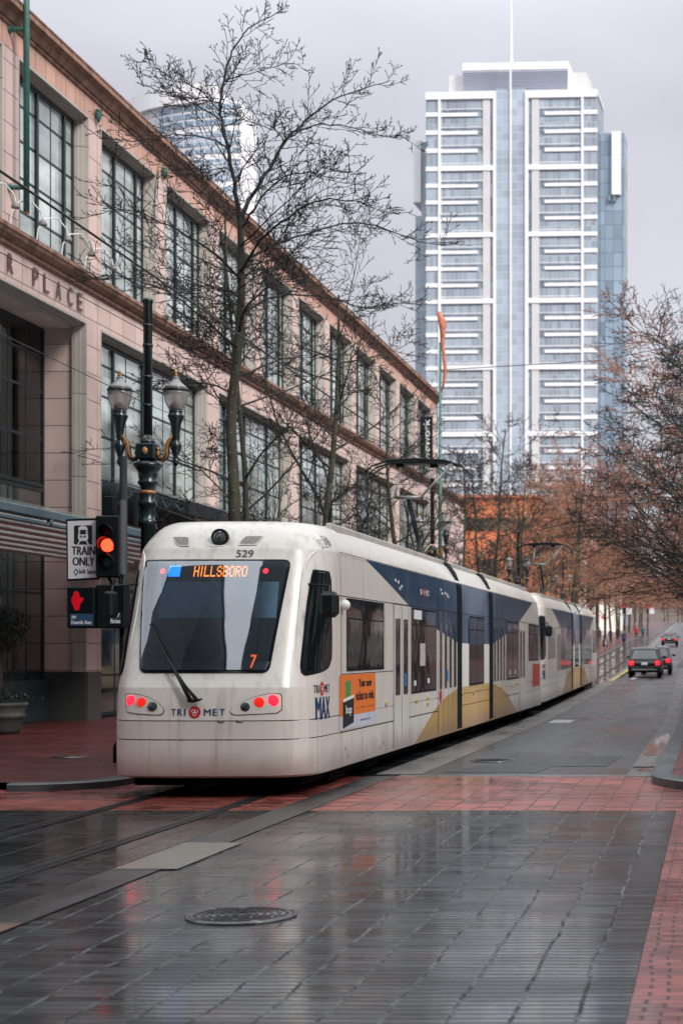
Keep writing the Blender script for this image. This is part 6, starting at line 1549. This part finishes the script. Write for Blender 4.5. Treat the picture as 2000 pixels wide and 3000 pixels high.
# ------------------------------------------------------------------ wires
def wire(name, label, pts, r=.012, group=None):
    P = []
    for (a, b) in zip(pts, pts[1:]):
        for k in range(8): P.append(Vector(a).lerp(Vector(b), k/8))
    P.append(Vector(pts[-1])); o = MB().tube(P, r, 5).build(name, M['wire']); tag(o, label, 'overhead wire', group); return o
wire('contact_wire', 'thick overhead tram wire running above the tram roofs', [(-6.45, 8, 6.28), (-6.55, 30, 6.22), (-6.5, 60, 6.22), (-6.8, 100, 6.5), (-9, 200, 8.9)], .014, 'overhead wires')
wire('messenger_wire', 'thin wire crossing the display window and the grey pier at the left', [(-9.8, 12, 6.45), (-9.9, 29.6, 6.2), (-9.9, 61, 6.5)], .007, 'overhead wires')
wire('messenger_wire', 'thin wire passing in front of the frieze letters to the nearest lamp pole', [(-9.0, 14, 6.9), (-9.9, 29.5, 7.45), (-6.6, 45, 6.5)], .007, 'overhead wires')
wire('span_wire', 'thin wire slung across the street in front of the white tower', [(-9.95, 61.6, 12.1), (-4, 61.0, 12.35), (4.5, 60, 13.9)], .014, 'overhead wires')

# ------------------------------------------------------------------ cars
def car(label, x, y, col, suv=True, rotz=0, group=None):
    t = thing('suv' if suv else 'parked_car', label, 'car', (x, y, gz(y)), (R(1.1), 0, rotz), group)
    Wd, Ln, Hh = (1.9, 4.75, 1.72) if suv else (1.8, 4.4, 1.45)
    secs = [(0.0, .38, .80, .90), (.04, .33, .92, .99), (.25, .30, 1.0, 1.0), (1.0, .28, 1.0, 1.0), (Ln-.9, .28, .97, 1.0), (Ln-.2, .32, .84, .93), (Ln, .42, .72, .82)]
    b = MB(); b.smooth = True; P = []
    belt = 1.02 if suv else .92
    for y_, zlo, zt, wf in secs:
        hw = Wd/2*wf; zt_ = belt*zt
        P.append([(-hw*.9, y_, zlo), (-hw, y_, zlo+.12), (-hw, y_, (zlo+zt_)/2+.1), (-hw*.97, y_, zt_), (-hw*.4, y_, zt_+.02), (hw*.4, y_, zt_+.02), (hw*.97, y_, zt_), (hw, y_, (zlo+zt_)/2+.1), (hw, y_, zlo+.12), (hw*.9, y_, zlo), (-hw*.9, y_, zlo)])
    b.grid(P); b.smooth = False; b.poly(P[0][:-1][::-1]); b.poly(P[-1][:-1]); b.build('body', col, t)
    b = MB(); hw = Wd/2
    g = [(.10 if suv else .55, belt), (.42 if suv else 1.1, Hh-.08), (.7 if suv else 1.5, Hh), (2.6, Hh), (2.95, Hh-.08), (3.65, belt)]
    P = []
    for y_, z in g: k_ = (z-belt)/(Hh-belt); P.append([(-hw*(.95-.17*k_), y_, z), (-hw*.4*(1-.1*k_), y_, z+.03*k_), (hw*.4*(1-.1*k_), y_, z+.03*k_), (hw*(.95-.17*k_), y_, z)])
    b.grid(P); b.poly([r_[0] for r_ in P]); b.poly([r_[-1] for r_ in P][::-1]); b.build('cabin', col, t)
    def pane(name, q, m='pane_dark'): return MB().poly(q).build(name, M[m], t, normals=False)
    a0, a1 = g[0], g[1]
    def rear(u, v, o=.012):   # u -1..1, v 0..1
        k_ = v; z = a0[1]+(a1[1]-a0[1])*v; return (u*hw*(.92-.17*k_), a0[0]+(a1[0]-a0[0])*v-o, z)
    pane('rear_window', [rear(-.86, .12), rear(.86, .12), rear(.80, .88), rear(-.80, .88)])
    for s_ in (-1, 1):
        q = []
        for y_, v in ((.75 if suv else 1.35, .15), (3.3, .15), (2.75, .85), (.85 if suv else 1.6, .85)): z = belt+(Hh-.08-belt)*v; q.append((s_*(hw*(.95-.17*v)+.012), y_, z))
        pane('side_window', q)
        MB().bbox(s_*hw*.78-.14, s_*hw*.78+.14, -.05, .10, belt-.30, belt-.04, .03).build('tail_light', M['lens_car'], t)
        b = MB(); b.bbox(s_*(hw+.10)-.11, s_*(hw+.10)+.11, 3.0, 3.12, belt+.02, belt+.18, .03); b.build('side_mirror', col, t)
        for y_ in (.95, Ln-.95):
            b = MB(); b.lathe([(.34, -.12), (.36, -.08), (.36, .08), (.34, .12), (.22, .12), (.05, .10)], n=20); b.v = [(s_*(hw-.13+p[2]*1.0), y_+p[0], .36+p[1]) for p in b.v]; wh = b.build('wheel', M['rubber'], t)
            b = MB(); b.lathe([(.21, .0), (.20, .02), (.05, .03)], n=14); b.v = [(s_*(hw-.005+p[2]), y_+p[0], .36+p[1]) for p in b.v]; b.build('rim', M['steel'], wh)
    b = MB(); b.bbox(-hw*.98, hw*.98, -.10, .2, .40, .66, .05); b.build('bumper', M['black'], t)
    MB().bbox(-hw*.75, hw*.75, -.115, -.10, .44, .50, .005).build('bumper_trim', M['chromeline'], t)
    MB().bbox(-.17, .17, -.07, -.03, .74, .88, .01).build('number_plate', M['signwhite'], t)
    if suv:
        for s_ in (-1, 1): MB().tube([(s_*.62, .8, Hh+.02), (s_*.62, .9, Hh+.07), (s_*.62, 2.4, Hh+.07), (s_*.62, 2.5, Hh+.02)], .02, 5).build('roof_rail', M['black'], t)
    return t
M['chromeline'] = mat('bright trim', (.5, .5, .5), .2, metal=.8)
M['lens_car'] = mat('red car tail light', (.5, .015, .02), .25, emis=(1, .03, .05), es=.8)
M['carblack'] = mat('black car paint', (.006, .008, .010), .25, coat=.3, var=.05)
M['carblue'] = mat('dark blue car paint', (.014, .02, .03), .2, coat=.8, var=.05)
M['carwhite'] = mat('white car paint', (.5, .5, .52), .25, coat=.5, var=.05)
car('black SUV with red tail lights driving away in the right lane', -3.95, 96.5, M['carblack'])
car('dark car almost hidden ahead of the black SUV', -3.55, 104, M['carblue'], rotz=R(.5))
o = car('small dark car farther up the hill with red lights', -4.95, 189, M['carblack'], False); MB().bbox(-.25, .25, 1.05, 1.12, 1.33, 1.38, .01).build('brake_light', M['lens_car'], o)
for k, (x, y) in enumerate(((-3.0, 300), (-3.2, 309), (-3.6, 324), (-4.0, 338))):
    car(['nearest white car parked at the far right kerb', 'second white car parked at the far right kerb', 'third white car parked at the far right kerb', 'farthest white car parked at the far right kerb'][k], x-1.2, y, M['carwhite'], k % 2 == 0, 0, 'cars parked at the far right kerb')

# ------------------------------------------------------------------ people on the far left sidewalk
def person(label, x, y, coat, legs, hair, stride, sc=1.0, arm=0.0, face=0.0, bag=None):
    z0 = gz(y)+.11
    t = thing('person', label, 'person', (x, y, z0), (0, 0, face)); t.scale = (sc, sc, sc)
    V_ = [(0, 0, .95, .155, .115), (0, 0, 1.12, .14, .105), (0, .01, 1.32, .17, .12), (0, .01, 1.46, .10, .08), (0, .0, 1.54, .055, .055), (0, -.01, 1.60, .075, .085), (0, -.01, 1.69, .085, .10), (0, -.005, 1.76, .05, .06)]
    ed = [(i, i+1) for i in range(7)]
    def add(p, q): V_.append(q); ed.append((p, len(V_)-1)); return len(V_)-1
    for s_, st in ((-1, stride), (1, -stride)):
        a = add(0, (s_*.10, 0, .86, .10, .10)); b_ = add(a, (s_*.10, st*.5, .50, .065, .07)); c_ = add(b_, (s_*.10, st-.03*st, .10, .042, .045)); add(c_, (s_*.10, st-.14, .045, .045, .04))
        a = add(2, (s_*.20, .0, 1.40, .062, .062)); b_ = add(a, (s_*.25, -st*.3, 1.14, .048, .048)); c_ = add(b_, (s_*.24, -st*.6-.05-arm*.2, .92+arm*.2, .034, .034)); add(c_, (s_*.24, -st*.7-.07-arm*.25, .84+arm*.22, .03, .022))
    me = bpy.data.meshes.new('body'); me.from_pydata([v[:3] for v in V_], ed, [])
    o = bpy.data.objects.new('body', me); C.objects.link(o); ALL.append(o); o.parent = t
    m_ = o.modifiers.new('skin', 'SKIN'); m_.use_smooth_shade = True
    for i, v in enumerate(V_): me.skin_vertices[0].data[i].radius = (v[3], v[4])
    me.skin_vertices[0].data[0].use_root = True
    o.modifiers.new('sub', 'SUBSURF').levels = 1; o.modifiers[-1].render_levels = 2
    # clothing by height in the material: coat, trousers, skin
    m, n, l, p = newmat('clothing'); tc = n.new('ShaderNodeTexCoord'); s3 = n.new('ShaderNodeSeparateXYZ'); l.new(tc.outputs['Object'], s3.inputs[0])
    rp_ = n.new('ShaderNodeValToRGB'); l.new(mth(n, l, 'DIVIDE', s3.outputs['Z'], 2.0), rp_.inputs[0]); rp_.color_ramp.interpolation = 'CONSTANT'; el = rp_.color_ramp.elements
    el[0].position = 0; el[0].color = (.02, .018, .018, 1); el[1].position = .05; el[1].color = (*legs, 1)
    for pos, c_ in ((.405, coat), (.755, (.42, .25, .18))): e_ = el.new(pos); e_.color = (*c_, 1)
    l.new(rp_.outputs[0], p.inputs['Base Color']); p.inputs['Roughness'].default_value = .8; me.materials.append(m)
    hm = MB(); hm.lathe([(.05, 1.55), (.095, 1.60), (.105, 1.70), (.095, 1.77), (.05, 1.81), (.01, 1.82)], (0, .02, 0), n=12); hm.build('hair', mat('hair', hair, .7), t)
    b = MB(); b.lathe([(.20, .72), (.19, .95), (.165, 1.15), (.195, 1.34), (.17, 1.44), (.09, 1.50)], n=14); b.v = [(p_[0], p_[1]*.72, p_[2]) for p_ in b.v]; b.build('coat', mat('coat cloth', coat, .8, var=.2, scale=8), t)
    if bag: b = MB(); b.bbox(-.16, .16, .10, .26, 1.0, 1.42, .05); b.build('backpack', mat('backpack cloth', bag, .7), t)
    return t
person('person in a dark blue coat walking close to the kerb by the far lamp post', -9.6, 181, (.02, .04, .10), (.02, .025, .04), (.03, .02, .015), .18)
person('person in black beside the end of the second tram, leftmost of the walkers', -14.9, 207, (.012, .012, .014), (.015, .015, .02), (.02, .015, .01), -.16, bag=(.03, .03, .03))
person('person in a black coat in the middle of the three dark walkers', -13.9, 206, (.014, .015, .018), (.02, .02, .025), (.04, .025, .02), .2)
person('person in a navy jacket, rightmost of the three dark walkers', -12.5, 205, (.02, .035, .07), (.03, .03, .035), (.05, .03, .02), -.18, .97)
person('person in a red jacket farther along the left sidewalk', -10.6, 232, (.38, .02, .03), (.03, .03, .04), (.03, .02, .015), .15)
person('person in a teal jacket next to the one in red', -9.9, 236, (.02, .14, .17), (.02, .02, .03), (.03, .02, .015), -.15)
person('person in a dark coat behind the lamp post, farther up', -12.6, 222, (.03, .02, .025), (.02, .02, .025), (.03, .02, .015), .12, 1.0)

# far traffic signals on the left sidewalk
for k, (x, y) in enumerate(((-11.2, 212), (-9.6, 246))):
    t = thing('traffic_signal', ['far red traffic signal nearer the walking people', 'farthest red traffic signal by the awnings'][k], 'traffic signal', (x, y, gz(y)+.1), group='far traffic signals')
    MB().tube([(0, 0, 0), (0, 0, 4.6)], .09, 8, True).build('signal_pole', M['post'], t)
    MB().bbox(-.18, .18, -.2, .1, 3.5, 4.6, .03).build('signal_housing', M['black'], t)
    b = MB(); b.disc((0, -.21, 4.38), .13, 12); b.build('lens', M['lens_car'], t)
    MB().box(.25, .95, -.05, .0, 3.4, 4.2).build('sign_plate', M['signwhite'], t)
# trash bin by the kerb far left and banner
t = thing('litter_bin', 'dark litter bin by the kerb beyond the second tram', 'litter bin', (-12.1, 158, gz(158)+.1)); MB().lathe([(.3, 0), (.34, .1), (.36, .9), (.3, 1.0), (.1, 1.1)], n=16).build('bin_body', M['post'], t); MB().lathe([(.37, .9), (.37, .96)], n=16).build('rim', M['steel'], t)
